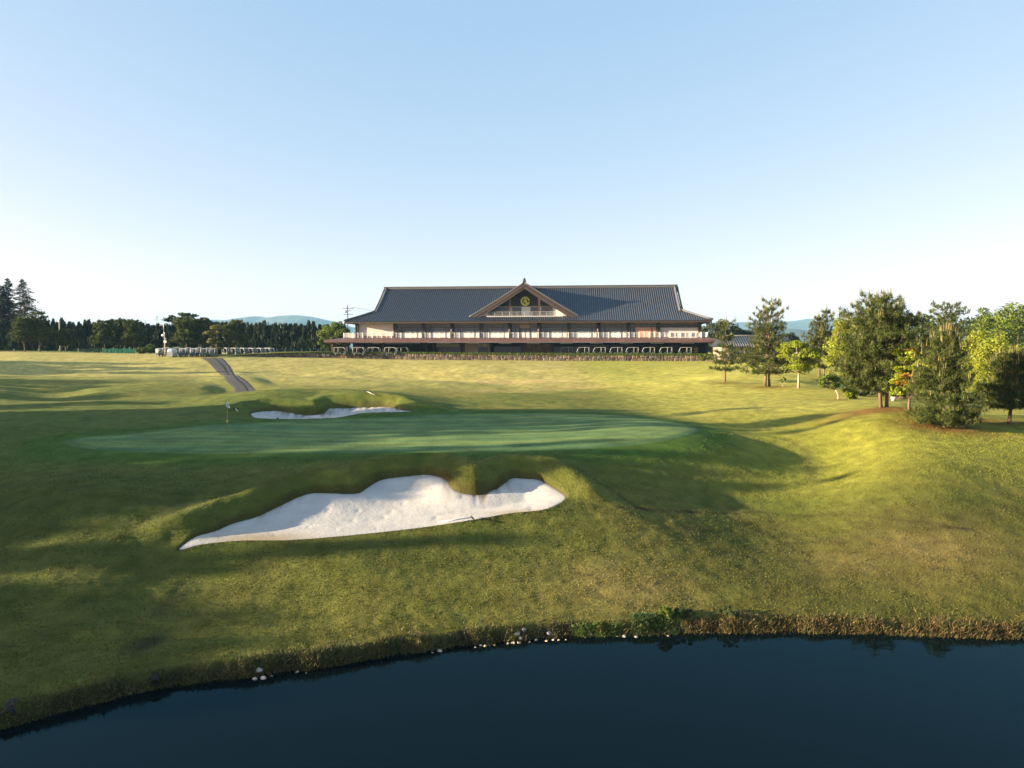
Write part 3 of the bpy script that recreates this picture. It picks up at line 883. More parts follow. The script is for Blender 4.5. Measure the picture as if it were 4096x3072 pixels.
base, tiles = MB(), MB()
nx = 168
xs = np.linspace(-EX, EX, nx + 1)
def strip(x0, x1, ts0, ts1, te0, te1, n, mbx, lift=0.0, flip=False):
    sgn = -1 if flip else 1
    pts = []
    for k in range(n + 1):
        f = k / n
        for x, a, b in ((x0, ts0, te0), (x1, ts1, te1)):
            t = a + (b - a) * f
            yy = roof_y(t)
            if flip: yy = 2 * RYB - yy
            pts.append((x, yy, prof(t) + lift))
    F = [((2*k, 2*k+1, 2*k+3, 2*k+2) if not flip else (2*k, 2*k+2, 2*k+3, 2*k+1)) for k in range(n)]
    mbx.mesh(pts, F, 0, False)
for i in range(nx):
    x0, x1 = xs[i], xs[i+1]
    if t_start(x0) < 1 and t_start(x1) < 1:
        strip(x0, x1, t_start(x0), t_start(x1), t_end(x0), t_end(x1), 12, base)
    if abs(x0) < GH or abs(x1) < GH:
        strip(x0, x1, 0, 0, TC, TC, 2, base)
    strip(x0, x1, 0, 0, t_end(x0), t_end(x1), 8, base, flip=True)
# sides below the gable ends
for s in (-1, 1):
    for k in range(6):
        ta, tb = TH * k / 6, TH * (k + 1) / 6
        q = [(s * hip_x(ta), roof_y(ta), prof(ta)), (s * hip_x(ta), 2*RYB - roof_y(ta), prof(ta)), (s * hip_x(tb), 2*RYB - roof_y(tb), prof(tb)), (s * hip_x(tb), roof_y(tb), prof(tb))]
        base.poly(q if s > 0 else q[::-1])
# eave underside and fascia
base.poly([(-EX, EY, EZ - .04), (-EX, 2*RYB - EY, EZ - .04), (EX, 2*RYB - EY, EZ - .04), (EX, EY, EZ - .04)], 0)
roof = base.build('roof', M['tile'], club)
# round tile rows: half round ridges from eave to ridge
def rib(x, t0, t1, n, w=0.12, h=0.17, flip=False):
    pts = []
    for k in range(n + 1):
        t = t0 + (t1 - t0) * k / n
        yy, z = roof_y(t), prof(t)
        if flip: yy = 2 * RYB - yy
        pts += [(x - w, yy, z), (x - w * .5, yy - 0.03, z + h), (x + w * .5, yy - 0.03, z + h), (x + w, yy, z)]
    F = []
    for k in range(n):
        for j in range(3):
            F.append((4*k + j, 4*k + j + 1, 4*k + j + 5, 4*k + j + 4))
    F.append((3, 2, 1, 0))
    tiles.mesh(pts, F, 0, False)
for i in range(nx):
    x = (xs[i] + xs[i+1]) / 2
    a, b = t_start(x), t_end(x)
    if b - a > 0.01: rib(x, a, b, max(2, int(10 * (b - a))))
    if abs(x) < GH: rib(x, 0.0, TC, 2)
# side slopes get rows too
for s in (-1, 1):
    for yv in np.arange(EY + 0.5, 2 * RYB - EY, 0.5):
        tm = min(TH, (yv - EY) / (RYB - EY), (2*RYB - EY - yv) / (RYB - EY))
        if tm < .03: continue
        pts = []
        for t in (0, tm * .5, tm):
            X = s * hip_x(t); z = prof(t)
            pts += [(X, yv - .11, z), (X, yv - .055, z + .13), (X, yv + .055, z + .13), (X, yv + .11, z)]
        F = [(4*k + j, 4*k + j + 1, 4*k + j + 5, 4*k + j + 4) for k in range(2) for j in range(3)]
        tiles.mesh(pts, F if s < 0 else [f[::-1] for f in F])
tr = tiles.build('tile_rows', M['tilerow'], roof, kind='stuff')
# ridge, gable-end verges, hips
mb = MB(); mb.box(-GXE - .5, GXE + .5, RYB - .32, RYB + .32, RZ - .15, RZ + .42); mb.box(-GXE - .6, GXE + .6, RYB - .42, RYB + .42, RZ + .42, RZ + .52)
mb.build('ridge', M['ridge'], roof)
for s in (-1, 1):
    for fl in (False, True):
        mb = MB()
        pts = [(s * (GXE - .15), (2*RYB - roof_y(t)) if fl else roof_y(t), prof(t) + .22) for t in np.linspace(TH - .04, 1, 9)]
        mb.tube(pts, .27, 6); pts = [(s * (GXE + .5), p[1], p[2] - .28) for p in pts[1:]]
        mb.tube(pts, .22, 6)
        mb.build('verge', M['ridge'], roof)
        mb = MB()
        pts = [(s * (hip_x(t) + 0.1), (2*RYB - roof_y(t) + .1) if fl else roof_y(t) - .1, prof(t) + .18 + 0.35 * max(0, 0.25 - t/TH) ) for t in np.linspace(0, TH, 7)]
        mb.tube(pts, .25, 6)
        mb.build('hip_ridge', M['ridge'], roof)
    mb = MB()                              # gable-end wall set back under the verge
    g = [(s * (GXE - .8), roof_y(t), prof(t) - .25) for t in np.linspace(TH, 1, 8)]
    g += [(s * (GXE - .8), 2*RYB - p[1], p[2]) for p in g[-2::-1]]
    mb.poly(g if s < 0 else g[::-1])
    mb.build('gable_end', M['brown'], club)
mb = MB(); mb.box(-EX + .05, EX - .05, EY + .06, EY + .22, EZ - .48, EZ - .06)
for s in (-1, 1): mb.box(s * EX - .17 if s > 0 else s * EX + .01, s * EX - .01 if s > 0 else s * EX + .17, EY + .23, 2*RYB - EY - .23, EZ - .48, EZ - .06)
mb.box(-EX + .3, EX - .3, EY + .23, -.12, EZ - .42, EZ - .34)
mb.build('eave_board', M['brown'], club)

# front gable: roof wings, bargeboards, recessed face
mb = MB()
gx = np.linspace(-GH * 1.04, GH * 1.04, 41)
def wing_back(x):
    t = t_of_z(gable_z(x) + .05); return roof_y(min(t, .995)) + .3
for a, b in zip(gx[:-1], gx[1:]):
    za, zb = gable_z(a) + .12, gable_z(b) + .12
    mb.mesh([(a, GY0, za), (b, GY0, zb), (b, wing_back(b), zb), (a, wing_back(a), za), (a, GY0, za - .2), (b, GY0, zb - .2), (b, 3.0, zb - .2), (a, 3.0, za - .2)],
            [(0,1,2,3), (0,4,5,1), (4,7,6,5)])
    xm = (a + b) / 2
mb.build('gable_roof', M['tile'], club)
for s in (-1, 1):
    mb = MB(); mb2 = MB()
    n = 16
    X = [s * GH * 1.045 * k / n for k in range(n + 1)]
    for k in range(n):
        a, b = X[k], X[k+1]
        za, zb = gable_z(a), gable_z(b)
        wd = 1.3 + .2 * k / n; wd2 = 1.3 + .2 * (k + 1) / n
        mb.mesh([(a, GY0 - .16, za), (b, GY0 - .16, zb), (b, GY0 - .16, max(zb - wd2, 9.05)), (a, GY0 - .16, za - wd), (a, GY0 + .1, za), (b, GY0 + .1, zb), (b, GY0 + .1, max(zb - wd2, 9.05)), (a, GY0 + .1, za - wd)],
                [(0,3,2,1) if s > 0 else (0,1,2,3), (3,7,6,2) if s > 0 else (3,2,6,7), (0,1,5,4)])
        # raised moulding along the board
        mb2.mesh([(a, GY0 - .24, za - .55), (b, GY0 - .24, zb - .55), (b, GY0 - .24, zb - .72), (a, GY0 - .24, za - .72), (a, GY0 - .15, za - .52), (b, GY0 - .15, zb - .52), (a, GY0 - .15, za - .75), (b, GY0 - .15, zb - .75)],
                 [(0,3,2,1) if s > 0 else (0,1,2,3), (4,0,1,5), (3,6,7,2)])
    bb = mb.build('bargeboard', M['barge'], club)
    mb2.build('moulding', M['barge'], bb)
    mb = MB(); mb.tube([(x, GY0 - .05, gable_z(x) + .22) for x in X], .17, 6)
    mb.build('gable_verge', M['ridge'], club)
mb = MB()
mb.box(-.42, .42, GY0 - .3, GY0 + .2, GA + .2, GA + .5); mb.box(-.3, .3, GY0 - .28, GY0 + .16, GA + .5, GA + .75)
mb.tube([(0, GY0 - .26, GA + .75), (0, GY0 - .05, GA + 1.0), (0, GY0 + .14, GA + .75)], [.3, .26, .3], 7)
mb.tube([(0, GY0 - .33, GA + .6), (0, GY0 - .28, GA + .6)], .17, 9)
mb.build('ridge_end_tile', M['barge'], club)
mb = MB(); mb.tube([(0, GY0, GA + .3), (0, RYB - .4, GA + .12)], .26, 6); mb.build('gable_ridge', M['ridge'], club)
# recessed face of the front gable
FY = 2.2
mb = MB()
mb.poly([(-8.8, FY, 11.62), (8.8, FY, 11.62), (6.5, FY, 13.2), (0, FY, 16.4), (-6.5, FY, 13.2)])
mb.build('gable_face', M['interior'], club)
mb = MB(); mb.box(-9.0, 9.0, FY - .05, FY + .3, 9.3, 11.6); mb.build('gable_wall', M['siding'], club)
mb = MB(); mb.poly([(-9.2, GY0 + .12, 9.05), (9.2, GY0 + .12, 9.05), (9.2, FY, 9.3), (-9.2, FY, 9.3)])
mb.box(-9.1, 9.1, GY0 + .02, GY0 + .12, 8.95, 9.35); mb.build('gable_balcony', M['siding'], club)
for s in (-1, 1):                          # white cheeks at each side
    mb = MB(); q = [(s * 8.9, GY0 + .5, 9.3), (s * 11.9, GY0 + .5, 9.3), (s * 8.9, GY0 + .5, 11.2)]
    mb.poly(q if s > 0 else q[::-1]); q2 = [(s*8.9, GY0 + .5, 9.3), (s*8.9, GY0+.5, 11.2), (s*8.9, FY, 11.2), (s*8.9, FY, 9.3)]; mb.poly(q2)
    mb.build('gable_cheek', M['siding'], club)
    mb = MB(); mb.box(s * 3.5 - .24, s * 3.5 + .24, GY0 + .35, GY0 + .83, 9.36, gable_z(3.5) - .3); mb.build('gable_post', M['barge'], club)
mb = MB(); mb.box(-9, 9, FY - .2, FY - .06, 11.6, 11.78); mb.build('gable_beam', M['beige'], club)
def window(x0, x1, z0, z1, y, splits, parent=club, transom=None, tsplits=None, low=None, glass='glass', fr='post', wide_mat=None):
    """one window: frame with its bars, and every pane a mesh of its own"""
    fw = .07
    mb = MB()
    mb.box(x0, x1, y - .09, y + .05, z1 - fw, z1); mb.box(x0, x1, y - .09, y + .05, z0, z0 + fw)
    mb.box(x0, x0 + fw, y - .085, y + .05, z0 + fw, z1 - fw); mb.box(x1 - fw, x1, y - .085, y + .05, z0 + fw, z1 - fw)
    zt = transom if transom else z1
    W = x1 - x0
    cuts = [x0 + W * f for f in splits]
    for c in cuts[1:-1]: mb.box(c - .05, c + .05, y - .08, y + .05, z0 + fw, zt - .05)
    if transom:
        mb.box(x0 + fw, x1 - fw, y - .088, y + .05, zt - .06, zt + .06)
        tc = [x0 + W * f for f in tsplits]
        for c in tc[1:-1]: mb.box(c - .05, c + .05, y - .08, y + .05, zt + .06, z1 - fw)
    f = mb.build('window', M[fr], parent)
    for k, (a, b) in enumerate(zip(cuts[:-1], cuts[1:])):
        p = MB(); lo = z0
        if low and not (wide_mat and k >= 1):
            p2 = MB(); p2.box(a + .05, b - .05, y - .01, y + .02, z0 + fw, z0 + low); p2.build('blind', M['blind'], f); lo = z0 + low
        p.box(a + .05, b - .05, y, y + .02, lo + .001, zt - .05); p.build('pane', M[wide_mat] if (wide_mat and k >= 1) else M[glass], f)
    if transom:
        for a, b in zip(tc[:-1], tc[1:]):
            p = MB(); p.box(a + .05, b - .05, y, y + .02, zt + .06, z1 - fw); p.build('pane', M[glass], f)
    return f
for a, b in ((-8.6, -3.9), (-3.1, -.95)): window(a, b, 9.35, 11.5, FY - .15, [0, .5, 1], glass='glass')
for a, b in ((1.3, 3.2), (3.9, 6.6)): window(a, b, 9.35, 11.5, FY - .15, [0, .5, 1], glass='glass')
mb = MB()
for z in (10.25, 9.75): mb.box(-8.9, 8.9, GY0 + .2, GY0 + .24, z, z + .045)
for x in np.linspace(-8.9, 8.9, 11): mb.box(x - .025, x + .025, GY0 + .19, GY0 + .25, 9.36, 10.25)
mb.build('balcony_rail', M['white'], club)

# emblem: a ring open on the right with an A inside
em = MB(); ez = 12.95; ey = FY - .18
def ring(r0, r1, a0, a1, n=40):
    for k in range(n):
        p, q = a0 + (a1 - a0) * k / n, a0 + (a1 - a0) * (k + 1) / n
        P = [(r * math.cos(w), r * math.sin(w)) for r, w in ((r0, p), (r1, p), (r1, q), (r0, q))]
        em.mesh([(x, ey - .06, ez + z) for x, z in P] + [(x, ey, ez + z) for x, z in P], [(0,1,2,3), (1,5,6,2), (4,0,3,7)])
ring(.93, 1.1, R(4), R(352)); ring(.74, .88, R(8), R(348))
def slab(pts):
    n = len(pts)
    em.mesh([(x, ey - .06, ez + z) for x, z in pts] + [(x, ey, ez + z) for x, z in pts], [tuple(range(n))] + [(i, i + n, (i+1) % n + n, (i+1) % n) for i in range(n)])
slab([(-.58, -.5), (-.38, -.5), (.02, .42), (-.10, .62)])           # thin left stroke
slab([(-.12, .66), (.2, .66), (.52, -.44), (.14, -.52)])            # heavy right stroke
slab([(-.34, -.18), (.1, -.18), (.1, -.05), (-.28, -.05)])
slab([(-.68, -.58), (-.26, -.58), (-.3, -.48), (-.64, -.48)]); slab([(.02, -.6), (.62, -.54), (.6, -.42), (.06, -.5)])
em.build('emblem', M['lime'], club)

# upper storey
mb = MB(); mb.box(-41, 41, .3, 24, 4.13, 7.66); mb.build('upper_wall', M['beige'], club)
DK = 4.13
colx = [-41, -31.5, -24.5, -17.5, -10.5, -3.5, 3.5, 10.5, 17.5, 24.5, 31.5, 41]
for x in colx:
    mb = MB()
    if abs(x) in (24.5, 10.5, 41) or x in (-31.5, 31.5, -10.5):
        mb.box(x - .38, x - .14, -.35, .3, DK, 7.7); mb.box(x + .14, x + .38, -.35, .3, DK, 7.7); mb.box(x - .139, x + .139, -.1, .29, DK, 7.69)
    else:
        mb.tube([(x, -.25, DK), (x, -.25, 7.7)], .36, 12)
    mb.build('column', M['post'], club)
five = [0, .19, .39, .61, .81, 1]
for a, b in zip(colx[1:-2], colx[2:-1]):
    x0, x1 = a + .42, b - .42
    mb = MB(); mb.box(x0, x1, .18, .32, 7.25, 7.68); mb.build('header_panel', M['beige'], club)
    if a == -3.5:
        window(x0, x0 + 1.95, DK, 7.24, .15, [0, .5, 1], transom=6.62, tsplits=[0, .5, 1], low=1.15)
        window(x1 - 1.75, x1, DK, 7.24, .15, [0, 1], transom=6.62, tsplits=[0, .5, 1], low=1.15)
        mb = MB(); mb.box(x0 + 1.98, x1 - 1.78, .1, .3, 6.45, 7.24); mb.build('door_header', M['beige'], club)
        d = window(x0 + 2.0, x1 - 1.8, DK, 6.44, .14, [0, .5, 1], low=1.2); d.name = 'entrance_door'
    else:
        window(x0, x1, DK, 7.24, .15, [0, .19, .81, 1], transom=6.62, tsplits=five, low=1.12, wide_mat='tan' if a == 24.5 else None)
# end bays: white boarded walls
mb = MB()
for k in range(8):
    mb.box(-40.6, -31.95, .17 - .012 * (k % 2), .32, 4.6 + k * .385, 4.6 + k * .385 + .372)
lw = mb.build('boarded_wall', M['siding'], club)
mb = MB(); mb.box(-40.6, -31.95, .14, .33, DK, 4.58); mb.build('plinth', M['fascia'], club)
mb = MB()
for k in range(9):
    mb.box(31.95, 40.6, .17 - .012 * (k % 2), .32, DK + k * .26, DK + k * .26 + .25)
mb.build('roller_shutter', M['siding'], club)
window(31.95, 40.6, 6.5, 7.24, .15, [0, .12, .24, .5, .75, 1], glass='glass_dark')
mb = MB(); mb.box(31.95, 40.6, .18, .32, 7.25, 7.68); mb.build('header_panel', M['beige'], club)

# canopy, balcony
CY = -6.0
mb = MB()
xl, xr = -47.2, 44.6
mb.mesh([(xl, CY, 3.0), (xr, CY, 3.0), (xr, CY - .03, 3.52), (xl, CY - .03, 3.52), (xl + 3.6, -3.6, 4.08), (xr - 2, -3.6, 4.08), (xl + 3.6, 16, 4.08), (xr - 2, 16, 4.08), (xl, 20, 3.52), (xr, 20, 3.52), (xl, 20, 3.0), (xr, 20, 3.0)],
        [(0,1,2,3), (3,2,5,4), (4,5,7,6), (3,4,6,8), (2,9,7,5), (0,3,8,10), (1,11,9,2)])
mb.build('canopy', M['fascia'], club)
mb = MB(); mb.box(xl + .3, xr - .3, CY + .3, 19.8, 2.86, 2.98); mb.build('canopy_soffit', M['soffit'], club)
rail = MB(); rail.box(xl + 4.0, xr - 2.2, -3.32, -3.26, 5.26, 5.31); rail.box(xl + 4.0, xr - 2.2, -3.32, -3.26, 5.12, 5.145); rail.box(xl + 4.0, xr - 2.2, -3.31, -3.27, 4.24, 4.28)
for xx in (xl + 4.0, xr - 2.25):
    rail.box(xx, xx + .05, -3.25, 12, 5.26, 5.31); rail.box(xx, xx + .05, -3.25, 12, 4.24, 4.28)
ra = rail.build('railing', M['white'], club)
bal = MB()
for xx in np.arange(xl + 4.2, xr - 2.3, .2): bal.box(xx - .017, xx + .017, -3.305, -3.275, 4.28, 5.12)
for xx in (xl + 4.02, xr - 2.24):
    for yy in np.arange(-3.1, 12, .2): bal.box(xx - .017, xx + .017, yy - .017, yy + .017, 4.28, 5.26)
bal.build('balusters', M['white'], ra, kind='stuff')
k = 0
for xx in np.arange(xl + 4.0, xr - 2.1, 7 / 6):
    mb = MB()
    if k % 2 == 0: mb.box(xx - .09, xx + .09, -3.52, -3.33, 3.75, 5.36)
    else: mb.box(xx - .05, xx + .05, -3.40, -3.33, 4.2, 5.34)
    mb.build('rail_post', M['white'], ra); k += 1
for yy in np.arange(-1.2, 12, 2.3):
    mb = MB(); mb.box(xl + 3.9, xl + 4.06, yy - .08, yy + .08, 3.95, 5.36); mb.build('rail_post', M['white'], ra)
# upper-left and right end panels behind the railing at the boarded bays
for a, b in ((31.2, 41.0),):
    for q in np.linspace(a, b, 5)[:-1]:
        mb = MB(); mb.box(q + .05, q + (b - a) / 4 - .05, -3.24, -3.2, 4.3, 5.1); mb.build('rail_panel', M['siding'], club)

# ground storey
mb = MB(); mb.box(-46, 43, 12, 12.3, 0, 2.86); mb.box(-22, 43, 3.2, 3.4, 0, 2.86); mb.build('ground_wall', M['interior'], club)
mb = MB(); mb.box(-21.8, -15.7, 2.0, 3.1, 1.95, 2.85); mb.box(-15.0, -8.6, 2.0, 3.1, 0, 2.85); mb.build('cream_wall', M['cream'], club)
window(-21.8, -15.7, 0, 1.94, 2.1, [0, .22, .44, .62, .78, 1], glass='glass', fr='post')
d = window(-11.4, -9.1, 0, 1.9, 1.9, [0, .33, .66, 1], glass='glass', fr='post'); d.name = 'service_door'
window(-7.6, -1.0, 0, 2.1, 2.3, [0, .3, .5, .7, 1], glass='glass', fr='post')
mb = MB(); mb.box(-.4, 6.1, 1.7, 3.1, 0, 2.85); mb.build('stone_panel', M['stoneclad'], club)
window(6.8, 13.4, 0, 2.1, 2.3, [0, .33, .5, .68, 1], glass='glass', fr='post')
for a in (13.9, 20.9, 27.9, 34.9):
    window(a, a + 6.2, 0, 2.5, 2.3, [0, .33, .66, 1], transom=2.05, tsplits=[0, .25, .5, .75, 1], glass='glass_dark', fr='post')
for x in (-46.0, -42.3, -33.5, -23.6, -22.0, -15.35, -14.6, -8.2, -.75, 6.45, 13.6, 20.6, 27.6, 34.6, 42.6):
    mb = MB(); yy = -.6 if x > -30 else -3.5
    mb.box(x - .22, x + .22, yy - .22, yy + .22, 0, 2.85); mb.build('pillar', M['post'], club)
for x in (-36, -29, -26.4, -40):
    mb = MB(); mb.box(x - .15, x + .15, 5, 5.3, 0, 2.85); mb.build('pillar', M['post'], club)
# lamp tubes under the canopy (unlit)
M['tube'] = mat('lamp_tube', (0.55, 0.55, 0.5), 0.4, 0.03, 2)
lamps = [(x, -2.2, 3.0) for x in (-19, -12, -4.5, 2.3, 10, 17, 24, 31, 38)]
for r_ in range(5):
    lamps += [(-29.5 + .9 * r_, 0.5 + 1.8 * r_, 2.6), (-35.8 + .9 * r_, -.5 + 1.8 * r_, 2.6)]
for x, yy, w in lamps:
    mb = MB(); mb.box(x - w/2, x + w/2, yy - .09, yy + .09, 2.70, 2.85); mb.build('ceiling_lamp', M['tube'], club)
mb = MB(); mb.tube([(-9.75, 1.93, 2.45), (-9.75, 1.84, 2.45)], .38, 18); mb.tube([(-9.75, 1.838, 2.45), (-9.75, 1.836, 2.45)], .3, 18, 0)
ck = mb.build('clock', M['white'], club)
mb = MB(); mb.box(-9.765, -9.735, 1.815, 1.832, 2.45, 2.68); mb.box(-9.75, -9.6, 1.815, 1.832, 2.435, 2.465); mb.build('clock_hands', M['black'], ck)
# ---------------------------------------------------------------- trees and shrubs
def unit(v): return v / np.maximum(np.linalg.norm(v, axis=-1, keepdims=True), 1e-9)
def leaf_quads(P, Nn, s, asp, r):
    """one leaf (two triangles as a quad) at each of P, facing Nn"""
    n = len(P)
    t = unit(np.cross(Nn, r.normal(size=(n, 3))))
    b = np.cross(Nn, t)
    s = np.broadcast_to(s, (n,))[:, None] * r.uniform(0.7, 1.3, (n, 1))
    a = t * s * 0.5; c = b * s * asp * 0.5
    V = np.stack([P - a, P - c * 0.9, P + a, P + c], 1).reshape(-1, 3)
    F = np.arange(n * 4).reshape(n, 4)
    return V, F
def needle_tris(P, D, length, width, r):
    n = len(P)
    side = unit(np.cross(D, r.normal(size=(n, 3)))) * np.broadcast_to(width, (n,))[:, None]
    V = np.stack([P - side, P + side, P + D * np.broadcast_to(length, (n,))[:, None]], 1).reshape(-1, 3)
    return V, np.arange(n * 3).reshape(n, 3)

LEAF = {}
def crown_obj(name, V, F, tint, mt, root):
    k = F.shape[1]
    me = np_mesh(name, V, F, mt, smooth=False, attr=np.repeat(tint, k, axis=0))
    o = bpy.data.objects.new(name, me)
    return put(o, root)
def limb_tubes(mb, base, tips, r0, rr, n=5):
    for tip in tips:
        b = np.array(base); t = np.array(tip)
        m = (b * 0.5 + t * 0.5) + np.array([(t - b)[0] * 0.12, (t - b)[1] * 0.12, -0.1 * abs(t[2] - b[2])])
        mb.tube([b, m, t], [r0, r0 * 0.65, r0 * 0.25], n)

lm = {
 'bright': leaf_mat('bright_leaves', (0.21, 0.25, 0.022), 0.4),
 'yellow': leaf_mat('yellow_green_leaves', (0.235, 0.265, 0.032), 0.4),
 'mid': leaf_mat('green_leaves', (0.10, 0.14, 0.022), 0.35),
 'dark': leaf_mat('dark_leaves', (0.040, 0.062, 0.020), 0.3),
 'pine': leaf_mat('pine_needles', (0.064, 0.084, 0.017), 0.25),
 'pined': leaf_mat('dark_pine_needles', (0.042, 0.058, 0.022), 0.25),
 'cedar': leaf_mat('cedar_needles', (0.018, 0.030, 0.018), 0.15),
 'spire': leaf_mat('cypress_leaves', (0.026, 0.042, 0.018), 0.2),
 'candle': leaf_mat('young_shoots', (0.26, 0.23, 0.09), 0.3),
 'topiary': leaf_mat('clipped_leaves', (0.115, 0.115, 0.028), 0.2),
 'maple': leaf_mat('maple_leaves', (0.20, 0.245, 0.018), 0.45),
}
def broadleaf(name, loc, H, rx, ry, mt, label=None, cat='tree', group=None, seed=0, z0=0.35, clumps=46, per=150, leaf=0.22, bark='bark', trunk_r=None, lean=(0, 0), flat=1.0, layers=None, tintvar=0.25, tint2=None):
    """trunk with limbs, crown of leaf clumps with gaps between"""
    r = np.random.default_rng(seed)
    root = empty(name, loc, 0 if lean != (0, 0) else r.uniform(0, 6), label, cat, group)
    zc = H * (z0 + 1) / 2; rz = H * (1 - z0) / 2 * 1.0
    c = []
    while len(c) < clumps:
        p = r.uniform(-1, 1, 3)
        q = np.linalg.norm(p)
        if q > 1 or q < 0.35: continue
        if r.random() > 0.35 + 0.65 * q: continue
        c.append(p)
    c = np.array(c)
    lump = 0.78 + 0.3 * fbm(c[:, 0] * 1.7 + seed, c[:, 1] * 1.7 + c[:, 2], seed % 5, 2)[:, None]
    c = c * lump * np.array([rx, ry, rz])
    if layers:
        zl = np.round((c[:, 2] / rz + 1) / 2 * layers) / layers * 2 - 1
        c[:, 2] = zl * rz * 0.95 + r.normal(0, .05, len(c)) * rz
    c += np.array([0, 0, zc])
    c[:, 0] += lean[0] * c[:, 2] / H; c[:, 1] += lean[1] * c[:, 2] / H
    rc = 0.30 * min(rx, rz * 1.3)
    n = clumps * per
    ci = np.repeat(np.arange(clumps), per)
    d = unit(r.normal(size=(n, 3))); rad = rc * r.uniform(0.35, 1.0, n) ** 0.6 * np.repeat(r.uniform(.7, 1.25, clumps), per)
    off = d * rad[:, None] * np.array([1, 1, 0.72 * flat])
    P = c[ci] + off
    Nn = unit(d * 0.9 + r.normal(size=(n, 3)) * 0.65 + np.array([0, 0, .35]))
    V, F = leaf_quads(P, Nn, leaf, 0.7, r)
    tint = (1 + r.normal(0, tintvar * 0.6, (n, 1))) * np.repeat(1 + r.normal(0, tintvar * 0.7, (clumps, 1)), per, axis=0) * np.array([1, 1, 1])
    tint = np.clip(np.repeat(tint, 1, axis=1) if tint.shape[1] == 3 else np.tile(tint, 3), .35, 1.9)
    if tint2 is not None:
        pick = np.repeat(r.random(clumps) < tint2[1], per)
        tint[pick] *= np.array(tint2[0])
    mb = MB()
    tr = trunk_r or max(0.03, H * 0.018)
    fork = np.array([lean[0] * 0.3, lean[1] * 0.3, H * z0 * 0.95])
    mb.tube([(0, 0, -0.25), (0.05 * rx * .2, 0, fork[2] * 0.5), fork], [tr * 1.35, tr, tr * 0.85], 8)
    top = np.array([lean[0] * .7, lean[1] * .7, H * 0.68]); mb.tube([fork, (fork + top) / 2 + np.array([.1, .05, 0]), top], [tr * .8, tr * .5, tr * .15], 6)
    sel = c[r.choice(clumps, min(14, clumps), replace=False)]
    limb_tubes(mb, fork, sel, tr * 0.38, 0)
    mb.build('trunk', M[bark], root)
    crown_obj('crown', V, F, tint, lm[mt], root)
    return root

